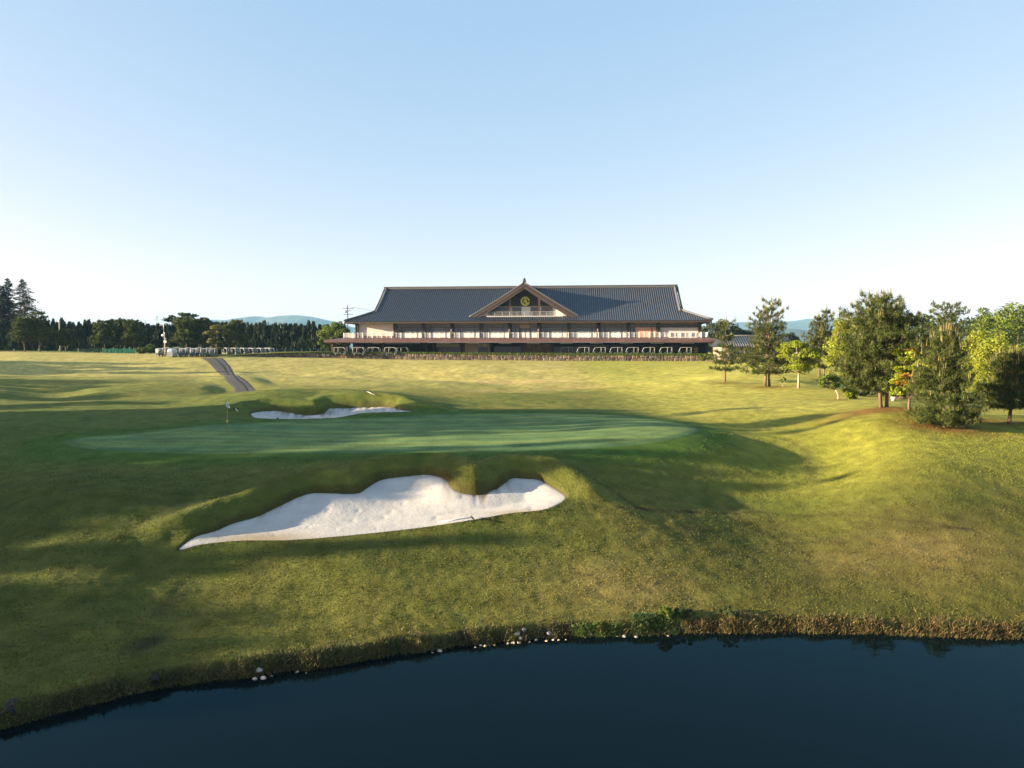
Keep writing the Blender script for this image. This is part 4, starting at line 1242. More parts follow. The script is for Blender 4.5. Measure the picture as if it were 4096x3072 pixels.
def pine(name, loc, H, R_, label=None, cat='pine tree', group=None, seed=0, z0=0.2, mt='pine', trunks=((0, 0),), whorls=13, nbr=6, tufts=9, needle=0.32, width=0.028, candles=True, up=0.35, profile=None, bark='pinebark', tr=None, needles=19, topcandle=0.9):
    r = np.random.default_rng(seed)
    root = empty(name, loc, 0, label, cat, group)
    tr = tr or H * 0.0125
    mbs = []
    P, D, TC_ = [], [], []
    CP = []
    prof_ = profile or (lambda f: (1 - f) ** 0.75 * (0.55 + 0.45 * min(1, f * 4)) if f < 1 else 0)
    for ti, (tx, ty) in enumerate(trunks):
        mb = MB()
        hh = H * (1 if ti == 0 else 0.9)
        bend = r.normal(0, 0.03, 2) * H
        sp = lambda f: np.array([tx + bend[0] * math.sin(f * 3) + tx * 0.8 * f, ty + bend[1] * math.sin(f * 2.4) + ty * .8 * f, f * hh])
        mb.tube([sp(f) - np.array([0, 0, .3 if f == 0 else 0]) for f in np.linspace(0, .97, 9)], [tr * (1.35 if f == 0 else 1.05) * (1 - 0.9 * f) + .015 for f in np.linspace(0, .97, 9)], 8)
        limbs = MB()
        for w in range(whorls):
            f = z0 + (1 - z0) * (w + r.uniform(-.3, .3)) / whorls
            f = min(max(f, z0), .97)
            fr = (f - z0) / (1 - z0)
            Lb = R_ * prof_(fr) * r.uniform(0.85, 1.1)
            a0 = r.uniform(0, 6.28)
            nb = nbr if fr < 0.75 else max(4, nbr - 1)
            for k in range(nb):
                az = a0 + k * 6.283 / nb + r.normal(0, .25)
                lb = max(Lb * r.uniform(0.65, 1.15), 0.35)
                dirh = np.array([math.cos(az), math.sin(az), 0])
                s0 = sp(f)
                rise = up * (0.3 + 1.3 * fr) * lb
                pts = [s0, s0 + dirh * lb * .5 + np.array([0, 0, rise * .25 - .04 * lb]), s0 + dirh * lb + np.array([0, 0, rise])]
                limbs.tube(pts, [tr * .32 * (1 - fr * .6), tr * .2, .012], 4, cap=False)
                nt = max(3, int(tufts * lb / R_ * 1.6 * (1 - .35 * fr)))
                for q in range(nt):
                    g = 0.28 + 0.72 * (q + r.random()) / nt
                    base = (1-g)**2 * pts[0] + 2*g*(1-g) * (pts[1]) + g*g * pts[2]
                    side = np.array([-dirh[1], dirh[0], 0]) * r.normal(0, 0.36) * lb * (1.15 - g) + np.array([0, 0, abs(r.normal(0, .10)) * lb])
                    P.append(base + side); D.append(unit(dirh * 0.5 + side / max(lb, .1) * 0.8 + np.array([0, 0, .75 + .8 * fr])))
                P.append(pts[2]); D.append(unit(dirh * (.5 - .3 * fr) + np.array([0, 0, .8 + fr])))
                if r.random() < 0.25 + 0.75 * fr: CP.append((pts[2], 0.3 + 0.5 * fr))
        P.append(sp(.97)); D.append(np.array([0, 0, 1.0])); CP.append((sp(.97), topcandle))
        tk = mb.build('trunk', M[bark], root)
        limbs.build('limbs', M[bark], tk)
    P, D = np.array(P), np.array(D)
    n = len(P)
    tt = np.repeat(1 + r.normal(0, .22, n), needles)
    PP = np.repeat(P, needles, 0) + r.normal(0, .05, (n * needles, 3))
    along = np.repeat(D, needles, 0)
    PP = PP - along * r.uniform(0, .28, (n * needles, 1))
    DD = unit(along * 0.75 + unit(r.normal(size=(n * needles, 3))) * 0.85)
    V, F = needle_tris(PP, DD, needle * r.uniform(.75, 1.25, n * needles), width, r)
    tint = np.clip(np.tile((tt * (1 + r.normal(0, .12, n * needles)))[:, None], 3), .4, 1.8)
    crown_obj('crown', V, F, tint, lm[mt], root)
    if candles:
        q = np.array([c[0] for c in CP]); ln = np.array([c[1] for c in CP])
        m_ = 3
        Q = np.repeat(q, m_, 0) + r.normal(0, .10, (len(q) * m_, 3)) * np.array([1, 1, .3]); LN = np.repeat(ln, m_) * r.uniform(.5, 1.1, len(q) * m_)
        up_ = unit(np.array([[0, 0, 1.0]]) + r.normal(0, .06, (len(Q), 3)))
        V1, F1 = needle_tris(Q, up_, LN, .032, r)
        V2, F2 = needle_tris(Q, up_, LN, .032, r)
        o = crown_obj('young_shoots', np.vstack([V1, V2]), np.vstack([F1, F2 + len(V1)]), np.ones((len(F1) * 2, 3)), lm['candle'], root); o['kind'] = 'stuff'
    return root

def cedar(name, loc, H, R_, label, group=None, seed=0):
    r = np.random.default_rng(seed)
    root = empty(name, loc, 0, label, 'cedar tree', group)
    mb = MB(); mb.tube([(0, 0, -.3), (.1, 0, H * .4), (0, .05, H * .98)], [H * .022, H * .014, .04], 7)
    P, Nn, T, SZ, br = [], [], [], [], MB()
    nb = 190
    for i in range(nb):
        f = 0.06 + 0.93 * (i / nb) ** 0.92
        lb = R_ * (1 - f) ** 0.82 * r.uniform(.6, 1.12) + .35
        az = r.uniform(0, 6.283)
        dh = np.array([math.cos(az), math.sin(az), 0]); s0 = np.array([0, 0, f * H])
        droop = -0.14 * lb + (0.2 * lb if f > .85 else 0)
        tip = s0 + dh * lb + np.array([0, 0, droop])
        br.tube([s0, s0 + dh * lb * .5 + np.array([0, 0, .04 * lb]), tip], [.09 * (1 - f) + .02, .05, .015], 3, cap=False)
        n = int(18 + 60 * lb / R_)
        g = r.uniform(.12, 1, n)
        side = np.array([-dh[1], dh[0], 0]) * (r.normal(0, .17, n) * lb * (1.15 - g * .7))[:, None]
        p = s0 + dh * (lb * g)[:, None] + side + np.array([0, 0, 1]) * (droop * g ** 2 + r.normal(-.05, .12, n))[:, None]
        P.append(p); Nn.append(unit(np.array([0, 0, 1.0]) + r.normal(0, .45, (n, 3)))); T.append(np.full(n, r.uniform(.75, 1.3))); SZ.append(np.full(n, .42 + .42 * (1 - f)))
    P = np.vstack(P); Nn = np.vstack(Nn); T = np.concatenate(T)
    V, F = leaf_quads(P, Nn, np.concatenate(SZ), 0.45, r)
    tk = mb.build('trunk', M['bark'], root); br.build('limbs', M['bark'], tk)
    crown_obj('crown', V, F, np.tile((T * (1 + r.normal(0, .15, len(T))))[:, None], 3), lm['cedar'], root)
    return root

def spire_mesh(seed, H=7.8, R_=2.3):
    r = np.random.default_rng(seed)
    n = 1150
    f = r.uniform(0.0, 1, n) ** 0.85
    rad = R_ * np.clip((1 - f) ** 0.75, 0.05, 1) * (0.75 + .25 * np.sin(f * 9 + seed)) * r.uniform(.55, 1.05, n)
    az = r.uniform(0, 6.283, n)
    d = np.stack([np.cos(az), np.sin(az), 0 * az], 1)
    P = d * rad[:, None] + np.array([0, 0, 1]) * (f * H * .96)[:, None]
    D = unit(d * .28 + np.array([0, 0, 1.0]) + r.normal(0, .15, (n, 3)))
    L_ = r.uniform(.7, 1.5, n) * (0.7 + .5 * (1 - f))
    V, F = needle_tris(P, D, L_, .19, r)
    # leaders
    for k in range(3):
        q = np.array([[r.normal(0, .35), r.normal(0, .35), H * r.uniform(.8, .93)]]); v, f_ = needle_tris(q, np.array([[r.normal(0, .05), r.normal(0, .05), 1.0]]), H * r.uniform(.1, .17), .2, r)
        F = np.vstack([F, f_ + len(V)]); V = np.vstack([V, v])
    m = len(F)
    tint = np.tile(np.clip(1 + r.normal(0, .3, m), .4, 1.9)[:, None], 3)
    me = np_mesh('crown', V, F, lm['spire'], attr=np.repeat(tint, 3, axis=0))
    return me

def base_at(px, py, d=None, d0=30, d1=210):
    if d is None:
        return raycast(px, py, d0, d1)
    x, y, _ = at(px, py, d)
    return (x, y, ground(x, y))
def height_to(loc, px, top):
    return at(px, top, loc[1])[2] - loc[2]
def wide(pixels, loc): return pixels * loc[1] / FPX

# --- right hand bank, one by one
b = base_at(725, 383.5); pine('pine_tree', b, height_to(b, 720, 320), 2.7, 'slim young pine nearest the right end of the clubhouse', seed=21, z0=.2, whorls=9, nbr=5, tufts=10, profile=lambda f: (.85 + .2 * math.sin(f * 9)) * (1 - f * .7), topcandle=1.3, up=.45)
b = base_at(767.5, 386); pine('pine_tree', b, height_to(b, 767, 300), 3.9, 'tall open twin trunked pine with gaps of sky near its top', seed=22, z0=.16, trunks=((.28, .1), (-.32, -.05)), whorls=12, nbr=6, tufts=10, profile=lambda f: (1.02 - f * .72) * (.9 + .1 * math.sin(f * 11)), needles=19, up=.42, topcandle=1.2)
b = base_at(798.5, 388); broadleaf('maple_tree', b, height_to(b, 798, 339), 2.5, 2.4, 'maple', 'small bright green maple with a pale trunk beside the twin trunked pine', seed=23, z0=.32, clumps=64, per=150, leaf=.22, bark='palebark', trunk_r=.13, layers=6, flat=.7)
b = base_at(822, 376, 100); pine('pine_tree', b, height_to(b, 822, 307), 3.7, 'dark pine standing behind the small bright green maple', seed=24, z0=.14, whorls=12, nbr=6, tufts=10, trunks=((.2, 0), (-.3, .1)), topcandle=1.4)
b = base_at(783, 380.5, 88); broadleaf('sapling', b, 1.2, .35, .35, 'mid', 'tiny sapling on the lawn left of the pale trunked maple', 'sapling', seed=25, z0=.35, clumps=8, per=40, leaf=.14, bark='palebark')
b = base_at(838, 399.3); broadleaf('small_tree', b, 2.6, 1.5, 1.4, 'mid', 'low leaning dark green shrub tree with forked pale stem on the bank', 'tree', seed=26, z0=.38, clumps=30, per=150, leaf=.16, bark='palebark', lean=(-.9, 0), trunk_r=.09)
b = base_at(846, 386, 82); broadleaf('camphor_tree', b, height_to(b, 842, 317), 2.9, 2.6, 'yellow', 'yellow green round leafy tree peeping out left of the biggest pine', seed=27, z0=.1, clumps=60, per=170, leaf=.2)
b = base_at(884, 407.3); BIGP = b; pine('pine_tree', b, height_to(b, 880, 296), 3.75, 'biggest pine, broad and dense with two pale trunks on a mulch ring', seed=28, z0=.17, trunks=((-.22, 0), (.28, .12)), whorls=15, nbr=7, tufts=15, needles=20, profile=lambda f: (1 - f) ** .6 * (.75 + .25 * min(1, f * 3)) + .12, topcandle=1.3)
b = base_at(930, 396, 84); pine('pine_tree', b, height_to(b, 930, 305), 3.4, 'leaning olive pine behind the right shoulder of the biggest pine', seed=29, z0=.25, trunks=((1.0, 0),), whorls=12, nbr=7, tufts=14, mt='pine', candles=False, profile=lambda f: 1.05 - f * .55)
b = base_at(853, 388, 96); broadleaf('tree', b, height_to(b, 853, 305), 2.6, 2.4, 'dark', 'blue green broadleaf tree showing above the yellow green tree', seed=30, z0=.3, clumps=40, per=120, leaf=.28)
b = base_at(960, 392, 108); broadleaf('tree', b, height_to(b, 958, 308), 3.6, 3.0, 'dark', 'dark rounded tree right of the leaning olive pine', seed=31, z0=.15, clumps=50, per=140, leaf=.3)
b = base_at(986, 392, 104); broadleaf('tree', b, height_to(b, 985, 303), 3.3, 3.0, 'mid', 'dull green tree between the dark rounded tree and the tall light green one', seed=32, z0=.15, clumps=50, per=140, leaf=.3, tintvar=.3)
b = base_at(1016, 402, 88); broadleaf('tree', b, height_to(b, 1014, 299), 4.6, 4.0, 'mid', 'tall light green broadleaf tree at the right edge of the view', seed=33, z0=.1, clumps=80, per=170, leaf=.27, tintvar=.2, tint2=((1.5, 1.45, 1.1), .45))
b = base_at(986, 411, 70); broadleaf('camphor_tree', b, height_to(b, 986, 328), 2.75, 2.5, 'yellow', 'yellow green dome shaped tree behind the dense front pine', seed=34, z0=.08, clumps=75, per=180, leaf=.19)
b = base_at(909, 411, 54); broadleaf('maple_tree', b, height_to(b, 911, 343), 1.75, 1.5, 'maple', 'bright maple in tiers with some orange leaves beside the front pine', seed=35, z0=.18, clumps=74, per=140, leaf=.17, layers=7, flat=.55, bark='bark', tint2=((1.25, .62, .9), .16), trunk_r=.1)
b = base_at(945, 427); FRP = b; pine('pine_tree', b, height_to(b, 942, 329), 2.75, 'dense front pine with branches down to the ground and pale upright shoots', seed=36, z0=.03, whorls=15, nbr=8, tufts=15, needle=.25, width=.021, needles=21, profile=lambda f: (1 - f) ** .55 * (.85 + .15 * min(1, f * 5)), topcandle=.9)
b = base_at(1008.7, 424); pine('pine_tree', b, height_to(b, 1008, 352), 2.1, 'young pine with a single bare dark trunk at the right edge', seed=37, z0=.24, whorls=11, nbr=7, tufts=13, needle=.27, width=.024, bark='bark', tr=.11, profile=lambda f: (1 - f) ** .6 + .1)
b = base_at(1046, 428, 52); pine('pine_tree', b, 6.5, 2.5, 'pine standing just outside the right edge of the view', seed=38, z0=.15, whorls=11, nbr=6, tufts=12)
for (px, py, d, rx, h, mt, lab) in [
   (858, 392, 76, 1.6, 1.6, 'dark', 'dark clipped bush right of the leaning shrub tree'), (851, 391, 71, .8, 1.2, 'maple', 'small bright green bush in front of the dark clipped bush'),
   (893.5, 398.5, 70, .55, .9, 'maple', 'small bright bush in a pale pot under the biggest pine'),
   (897, 401, 74, 2.2, 1.3, 'dark', 'dark hedge block behind the potted bush'), (872, 397, 78, 2.2, 1.5, 'dark', 'dark hedge block behind the trunks of the biggest pine'),
   (703, 358, 157, 1.3, 1.5, 'mid', 'rounded shrub at the right end of the stone wall'), (712, 358.5, 156, .9, 1.0, 'mid', 'little shrub right of the rounded one at the wall end')]:
    q = base_at(px, py, d)
    if 'pot' in lab and 'bush in a pale pot' in lab:
        pb = MB(); pb.tube([(q[0], q[1], q[2]), (q[0], q[1], q[2] + .42)], [.2, .27], 10); pt = pb.build('plant_pot', M['concrete']); tag(pt, 'pale round pot holding a small bright bush under the biggest pine', 'plant pot')
        q = (q[0], q[1], q[2] + .4)
    broadleaf('bush', q, h, rx, rx, mt, lab, 'bush', seed=int(px * 7), z0=.02, clumps=26, per=90, leaf=.16, trunk_r=.05)
for (px, py, d, rx, h, lab) in [(737, 359.5, 146, 2.6, 2.0, 'wide shrub before the left half of the outbuilding'), (752, 359, 145, 3.0, 2.3, 'wide shrub before the right half of the outbuilding'), (790, 366, 128, 2.6, 2.2, 'wide shrub before the small building with the pale eave')]:
    q = base_at(px, py, d)
    broadleaf('bush', q, h, rx, rx * .7, 'dark', lab, 'bush', seed=int(px * 3), z0=.02, clumps=34, per=80, leaf=.28, trunk_r=.05)
# woods beyond the right end of the clubhouse
k = 0
farw = ['big dark tree close behind the right end of the clubhouse roof', 'dark tree second from the right end of the clubhouse', 'low dark tree over the outbuilding roof', 'far dark tree left of the twin trunked pine', 'far dark tree right of the twin trunked pine', 'far dark tree behind the dark pine', 'far tree deep behind the biggest pine', 'far tree deep behind the leaning olive pine', 'far tree deep behind the dull green tree', 'low dark tree filling the gap right of the biggest pine', 'low dark tree behind the dense front pine', 'low dark tree behind the young pine at the right edge']
for (px, top, d, rx) in [(712, 318.5, 205, 4.5), (724, 319, 210, 4.5), (738, 326, 215, 4), (757, 328, 220, 4.5), (785, 333, 205, 4), (830, 331, 190, 5), (868, 322, 150, 5), (915, 315, 140, 5), (1000, 312, 140, 6), (905, 343, 96, 3.4), (955, 352, 90, 3.2), (1018, 350, 100, 4)]:
    x, y, _ = at(px, 352, d); q = (x, y, ground(x, y))
    broadleaf('tree', q, height_to(q, px, top), rx, rx, 'dark', farw[k], seed=200 + k, z0=.12, clumps=42, per=90, leaf=.55); k += 1

# --- left: the cypress row, cedars and round pines before it
sm = [spire_mesh(300 + k) for k in range(6)]
tm = MB(); tm.tube([(0, 0, -.2), (0, 0, 4.5)], [.14, .06], 5); tmo = tm.build('trunk', M['bark']); tme = tmo.data; bpy.data.objects.remove(tmo)
k = 0
for row, (d, off) in enumerate(((197, 0), (200.5, .7))):
    for X in np.arange(-172, -46, 1.4):
        X = X + off + rnd.uniform(-.3, .3)
        y = d + 3 * math.sin(X * .05) + rnd.uniform(-.4, .4)
        e = empty('cypress_tree', (X, y, ground(X, y)), rnd.uniform(0, 6), 'tall narrow dark cypress in the long row closing the left side', 'cypress tree', 'cypress row along the left boundary')
        hgt = rnd.uniform(.93, 1.04) * (1.02 if X < -95 else 1.1)
        if rnd.random() < .12: hgt *= 1.12
        e.scale = (rnd.uniform(.85, 1.15), rnd.uniform(.85, 1.15), hgt)
        c = bpy.data.objects.new('crown', sm[rnd.randrange(6)]); put(c, e)
        t = bpy.data.objects.new('trunk', tme); put(t, e)
        k += 1
for (px, top, R_, lab, sd) in [(10, 277.5, 6.2, 'tallest cedar, thin topped, second from the left edge', 41), (25.5, 278.5, 8.8, 'broad dark cedar, rightmost of the three at the left edge', 42), (3.5, 285, 6.0, 'cedar cut by the left edge of the view', 43), (-16, 290, 7, 'cedar just outside the left edge', 44)]:
    x, y, _ = at(px, 352, 214 + sd % 3); q = (x, y, ground(x, y)); cedar('cedar_tree', q, height_to(q, px, top), R_, lab, None, sd)
lp = lambda f: (.95 + .15 * math.sin(f * 11)) * (1 - f * f * .55)
for (px, py, top, d, R_, lab, sd) in [(25, 350.5, 318, 184, 3.0, 'rounded olive pine under the broad cedar, left of its pair', 51), (40, 350.5, 312, 185, 3.2, 'taller olive pine under the broad cedar, right of its pair', 52),
   (105, 350, 321, 184, 3.3, 'spreading umbrella pine, left of the two behind the green net', 53), (118.5, 350, 319.5, 185, 3.3, 'spreading umbrella pine, right of the two behind the green net', 54), (134, 349.5, 320.5, 184, 2.9, 'upright round headed pine at the end of the green net', 55),
   (187, 347, 318, 176, 3.4, 'pine behind the parked carts right of the mast', 56), (201, 347, 320, 178, 3.0, 'pine behind the parked carts left of the cloud pruned tree', 57), (236, 348, 320, 182, 3.2, 'leafy pine behind the carts right of the cloud pruned tree', 58), (66, 350, 330, 187, 2.6, 'dim small pine between the cedars and the umbrella pines', 59)]:
    x, y, _ = at(px, py, d); q = (x, y, ground(x, y))
    pine('pine_tree', q, height_to(q, px, top), R_, lab, seed=sd, z0=.32, whorls=9, nbr=6, tufts=10, needle=.6, width=.13, needles=10, candles=False, profile=lp, up=.2, mt='pine', tr=.13, bark='bark')
for (px, top, d, R_, lab, sd) in [(186, 311.5, 206, 5.2, 'tall flat tiered dark tree rising over the cypress row behind the mast', 61), (207, 317, 208, 4.6, 'flat tiered dark tree over the cypress row behind the cloud pruned tree', 62), (172, 317, 207, 3, 'round topped tree rising over the cypress row left of the tiered one', 63)]:
    x, y, _ = at(px, 350, d); q = (x, y, ground(x, y))
    broadleaf('tree', q, height_to(q, px, top), R_, R_ * .8, 'dark', lab, seed=sd, z0=.45, clumps=46, per=80, leaf=.5, layers=7, flat=.6)
x, y, _ = at(334, 350, 190); q = (x, y, ground(x, y)); broadleaf('tree', q, height_to(q, 334, 321.5), 4.2, 4.2, 'mid', 'bright topped round tree touching the left end of the clubhouse', seed=64, z0=.1, clumps=60, per=110, leaf=.45, tint2=((1.3, 1.25, 1.0), .4))
for (px, py, d, rx, h, lab) in [(141.5, 354, 178, 1.5, 1.8, 'yellowish round bush at the end of the green net'), (150.5, 354, 179, 1.7, 2.3, 'rounded green bush left of the white sign box'), (95, 352, 186, 2.6, 1.4, 'low spreading bush behind the middle of the net'), (85, 352.5, 187, 2.4, 1.2, 'low bush left of the spreading one behind the net'), (178, 350, 172, 1.6, 2.0, 'clipped bush behind the parked carts'), (262, 350, 180, 2.0, 1.6, 'loose shrub behind the carts near the low wall')]:
    x, y, _ = at(px, py, d); q = (x, y, ground(x, y)); broadleaf('bush', q, h, rx, rx, 'mid', lab, 'bush', seed=int(px), z0=.02, clumps=24, per=70, leaf=.3, trunk_r=.06)

# cloud pruned tree on the mound by the carts
NIW = at(217.2, 354.6, 163.0)
nr = np.random.default_rng(77)
niw = empty('cloud_pruned_tree', NIW, 0, 'cloud pruned ornamental tree with flat clipped pads beside the parked carts', 'topiary tree')
s_ = 163.0 / FPX
def npx(px, py): return ((px - 217.2) * s_, 0.0, (354.6 - py) * s_)
mb = MB(); mb.tube([npx(217.2, 355.5), npx(216.6, 347), npx(217.8, 338), npx(217.2, 330)], [.24, .2, .16, .09], 8)
pads = [(217.8, 328, 6.8, 3.2), (210, 333.5, 6.4, 3.0), (219.3, 332.6, 3.2, 1.8), (213, 339.5, 4.6, 1.9), (211.5, 342.2, 4.6, 2.4), (219.4, 342.2, 2.8, 1.4), (219.0, 348.4, 4.6, 1.5), (212.7, 347, 2.6, 1.0), (213.5, 350, 3.4, 1.3)]
for (px, py, w, h) in pads:
    c = npx(px, py + h * .5); mb.tube([npx(217.2, py + h + 2.0), (c[0] * .6, .1, c[2] - .1), c], [.09, .07, .05], 5)
mb.build('trunk', M['pinebark'], niw)
for (px, py, w, h) in pads:
    c = np.array(npx(px, py)); rx, rz = w * s_, h * s_
    n = 700
    d = unit(nr.normal(size=(n, 3))); d[:, 2] = np.where(d[:, 2] < -.25, d[:, 2] * .35, d[:, 2])
    P = c + d * np.array([rx, rx * .85, rz]) * nr.uniform(.9, 1.03, (n, 1))
    V, F = leaf_quads(P, unit(d / np.array([rx, rx, rz]) + nr.normal(0, .35, (n, 3))), .26, .8, nr)
    crown_obj('leaf_pad', V, F, np.tile(np.clip(1 + nr.normal(0, .2, (n, 1)), .5, 1.6), 3), lm['topiary'], niw)

# trees along the left side of the course, outside the view: they throw the long evening shade
def shade_tree(x, y, H, kind, rr, sd):
    q = (x, y, ground(x, y))
    if kind == 0:
        return pine('pine_tree', q, H, rr, 'tall pine in the belt left of the course', group='tree belt left of the course', seed=sd, z0=.2, whorls=12, nbr=6, tufts=12, needle=.6, width=.12, needles=9, candles=False, tr=.25)
    return broadleaf('tree', q, H, rr, rr, 'dark', 'leafy tree in the belt left of the course', group='tree belt left of the course', seed=sd, z0=.15, clumps=50, per=70, leaf=.6)
sh = random.Random(5)
k = 0
def land(px, py):
    return raycast(px, py, 20, 150)
# each tree placed so that the tip of its shadow lies where the photograph shows one
def shade_from(tipx, tipy, H, kind, rr, sd):
    dx, dy = L.x, L.y
    n = math.hypot(dx, dy); dx /= n; dy /= n
    tz = ground(tipx, tipy)
    Hh = H
    ln = 0
    for _ in range(6):
        ln = (Hh + (ground(tipx - dx * ln, tipy - dy * ln) if ln else tz) - tz) / math.tan(SUN_EL)
    x, y = tipx - dx * ln, tipy - dy * ln
    return shade_tree(x, y, H, kind, rr, sd)
tips = [(775, 406, 16, 0, 3.0), (858, 415.5, 18, 0, 1.7), (845, 411, 17, 1, 3.0), (865, 469.5, 16.5, 0, 2.0), (840, 463, 17, 0, 1.9),
        (700, 408.5, 15, 1, 3.6), (655, 413, 14, 0, 3.2), (600, 417, 14, 1, 3.2), (560, 418, 13, 0, 3.0),
        (690, 415.5, 15, 1, 3.4), (630, 415, 14.5, 1, 3.4), (575, 414.5, 14, 1, 3.4), (500, 417, 13.5, 1, 3.4), (450, 420, 13, 1, 3.4), (520, 422, 13, 1, 2.6),
        (560, 452.5, 13, 1, 2.0), (470, 453.5, 12, 1, 2.0),
        (410, 438, 13, 1, 4.4), (385, 446, 13, 1, 4.5), (330, 440, 12, 1, 4.0), (350, 430, 12, 1, 4.0), (790, 459, 15.5, 0, 1.8), (735, 461, 14.5, 0, 2.2), (640, 460, 14, 1, 2.6), (610, 467, 13, 0, 2.8),
        (300, 465, 12, 1, 4.6), (230, 480, 12, 1, 4.6), (330, 474, 12, 0, 3.0), (180, 505, 12, 1, 4.2), (240, 500, 12, 1, 3.0), (120, 520, 11, 1, 4.0),
        (150, 590, 11, 1, 3.6), (200, 620, 11, 1, 3.6), (90, 640, 10, 1, 3.4), (110, 665, 10, 1, 3.2), (230, 650, 10, 1, 2.6), (60, 610, 10, 1, 3.2),
        (540, 533, 13, 0, 2.0),
        (180, 402, 12, 1, 4.4), (230, 414, 12, 1, 4.4), (120, 396, 11, 1, 4.0), (360, 408, 12, 0, 3.4), (300, 425, 12, 1, 3.6),
        (150, 384, 12, 1, 4.4), (110, 388, 12, 1, 4.4), (190, 369, 12, 1, 4.2), (160, 363, 12, 0, 4.0), (260, 372, 14, 0, 3.6), (70, 378, 11, 1, 4), (30, 400, 11, 1, 4), (40, 425, 11, 1, 4), (20, 470, 11, 1, 4)]
for i, (px, py, H, kind, rr) in enumerate(tips):
    t = land(px, py)
    shade_from(t[0], t[1], H, kind, rr, 400 + i)
# ---------------------------------------------------------------- hedge and verge on the wall
hr = np.random.default_rng(91)
def wall_at(px):
    d = np.interp(px, [w[0] for w in wl], [w[1] for w in wl]); return d
hx = np.linspace(228, 722, 260)
hd = np.array([wall_at(p) for p in hx])
htop = np.interp(hx, [228, 252, 280, 310, 335, 400, 470, 527, 600, 660, 707, 722], [356.2, 354.2, 353.0, 352.1, 351.7, 352.1, 352.6, 353.0, 353.3, 353.5, 353.7, 355.0])
hbot = np.interp(hx, [w[0] for w in wl], [w[2] for w in wl])
pt = np.array([at(a, b, d + .25) for a, b, d in zip(hx, htop, hd)]); pb = np.array([at(a, b, d + .25) for a, b, d in zip(hx, hbot, hd)])
Pn, Nv = [], []
for i in range(len(hx)):
    h = max(pt[i, 2] - pb[i, 2], .12)
    n = 60
    c = hr.random(n)
    y = np.where(c < .6, -.30, hr.uniform(-.3, .7, n)) + hr.normal(0, .05, n)
    z = np.where(c < .6, hr.uniform(-.08, 1, n) * h, h + hr.normal(0, .025, n))
    x = hr.uniform(-.5, .5, n) * (hx[1] - hx[0]) * hd[i] / FPX
    Pn.append(np.stack([pb[i, 0] + x, pb[i, 1] + y, pb[i, 2] + z], 1))
    nn = np.where((c < .6)[:, None], np.array([[0, -1, .1]]), np.array([[0, -.1, 1.0]])) + hr.normal(0, .4, (n, 3))
    Nv.append(unit(nn))
Pn = np.vstack(Pn); Nv = np.vstack(Nv)
V, F = leaf_quads(Pn, Nv, .2, .7, hr)
hedge = empty('clipped_hedge', (float(pb[130, 0]), float(pb[130, 1]), float(pb[130, 2])), 0, 'long low clipped hedge running along the top of the stone wall', 'hedge')
V = V - np.array(hedge.location)
tt = np.clip(1 + hr.normal(0, .25, (len(F), 1)), .4, 1.8)
crown_obj('foliage', V, F, np.tile(tt, 3), lm['mid'], hedge)
core = MB()
for i in range(len(hx) - 1):
    a, b = pb[i] - np.array(hedge.location), pb[i+1] - np.array(hedge.location)
    ha, hb = max(pt[i, 2] - pb[i, 2], .12) - .05, max(pt[i+1, 2] - pb[i+1, 2], .12) - .05
    core.mesh([(a[0], a[1] - .24, a[2]), (b[0], b[1] - .24, b[2]), (b[0], b[1] - .24, b[2] + hb), (a[0], a[1] - .24, a[2] + ha), (b[0], b[1] + .7, b[2] + hb), (a[0], a[1] + .7, a[2] + ha)], [(0,1,2,3), (3,2,4,5)])
M['twigs'] = mat('hedge_twigs', (0.018, 0.02, 0.01), 0.9, 0.3, 3)
core.build('twigs', M['twigs'], hedge)
# grass mound between the path head and the hedge
M['verge'] = turf_mat('verge_turf', False, (0.15, 0.14, 0.034), 0.5, 5)
mb = MB()
vx = np.linspace(196, 345, 60)
vd = np.where(vx < 221, 160.5 + (vx - 196) * .04, np.interp(vx, [w[0] for w in wl], [w[1] for w in wl]) + .4)
vf = np.interp(vx, [196, 203, 221, 232, 252, 280, 310, 335, 345], [357.7, 357.6, 357.2, 356.0, 354.6, 353.3, 352.4, 352.0, 352.0])
vb = np.interp(vx, [196, 203, 210, 221, 235, 252, 280, 310, 335, 345], [357.6, 355.8, 354.6, 354.1, 354.0, 353.2, 351.8, 351.4, 351.3, 351.3])
A = [at(a, b, d) for a, b, d in zip(vx, vf, vd)]; B = [at(a, b, d + 3.0) for a, b, d in zip(vx, vb, vd)]
Cc = [(p[0], p[1] + 2.5, p[2] - .8) for p in B]; A0 = [(p[0], p[1] + .02, p[2] - .6) for p in A]
n = len(vx)
mb.mesh(A0 + A + B + Cc, [(r_ * n + i, r_ * n + i + 1, (r_ + 1) * n + i + 1, (r_ + 1) * n + i) for r_ in range(3) for i in range(n - 1)], smooth=True)
mb.build('grass_verge', M['verge'], kind='structure')

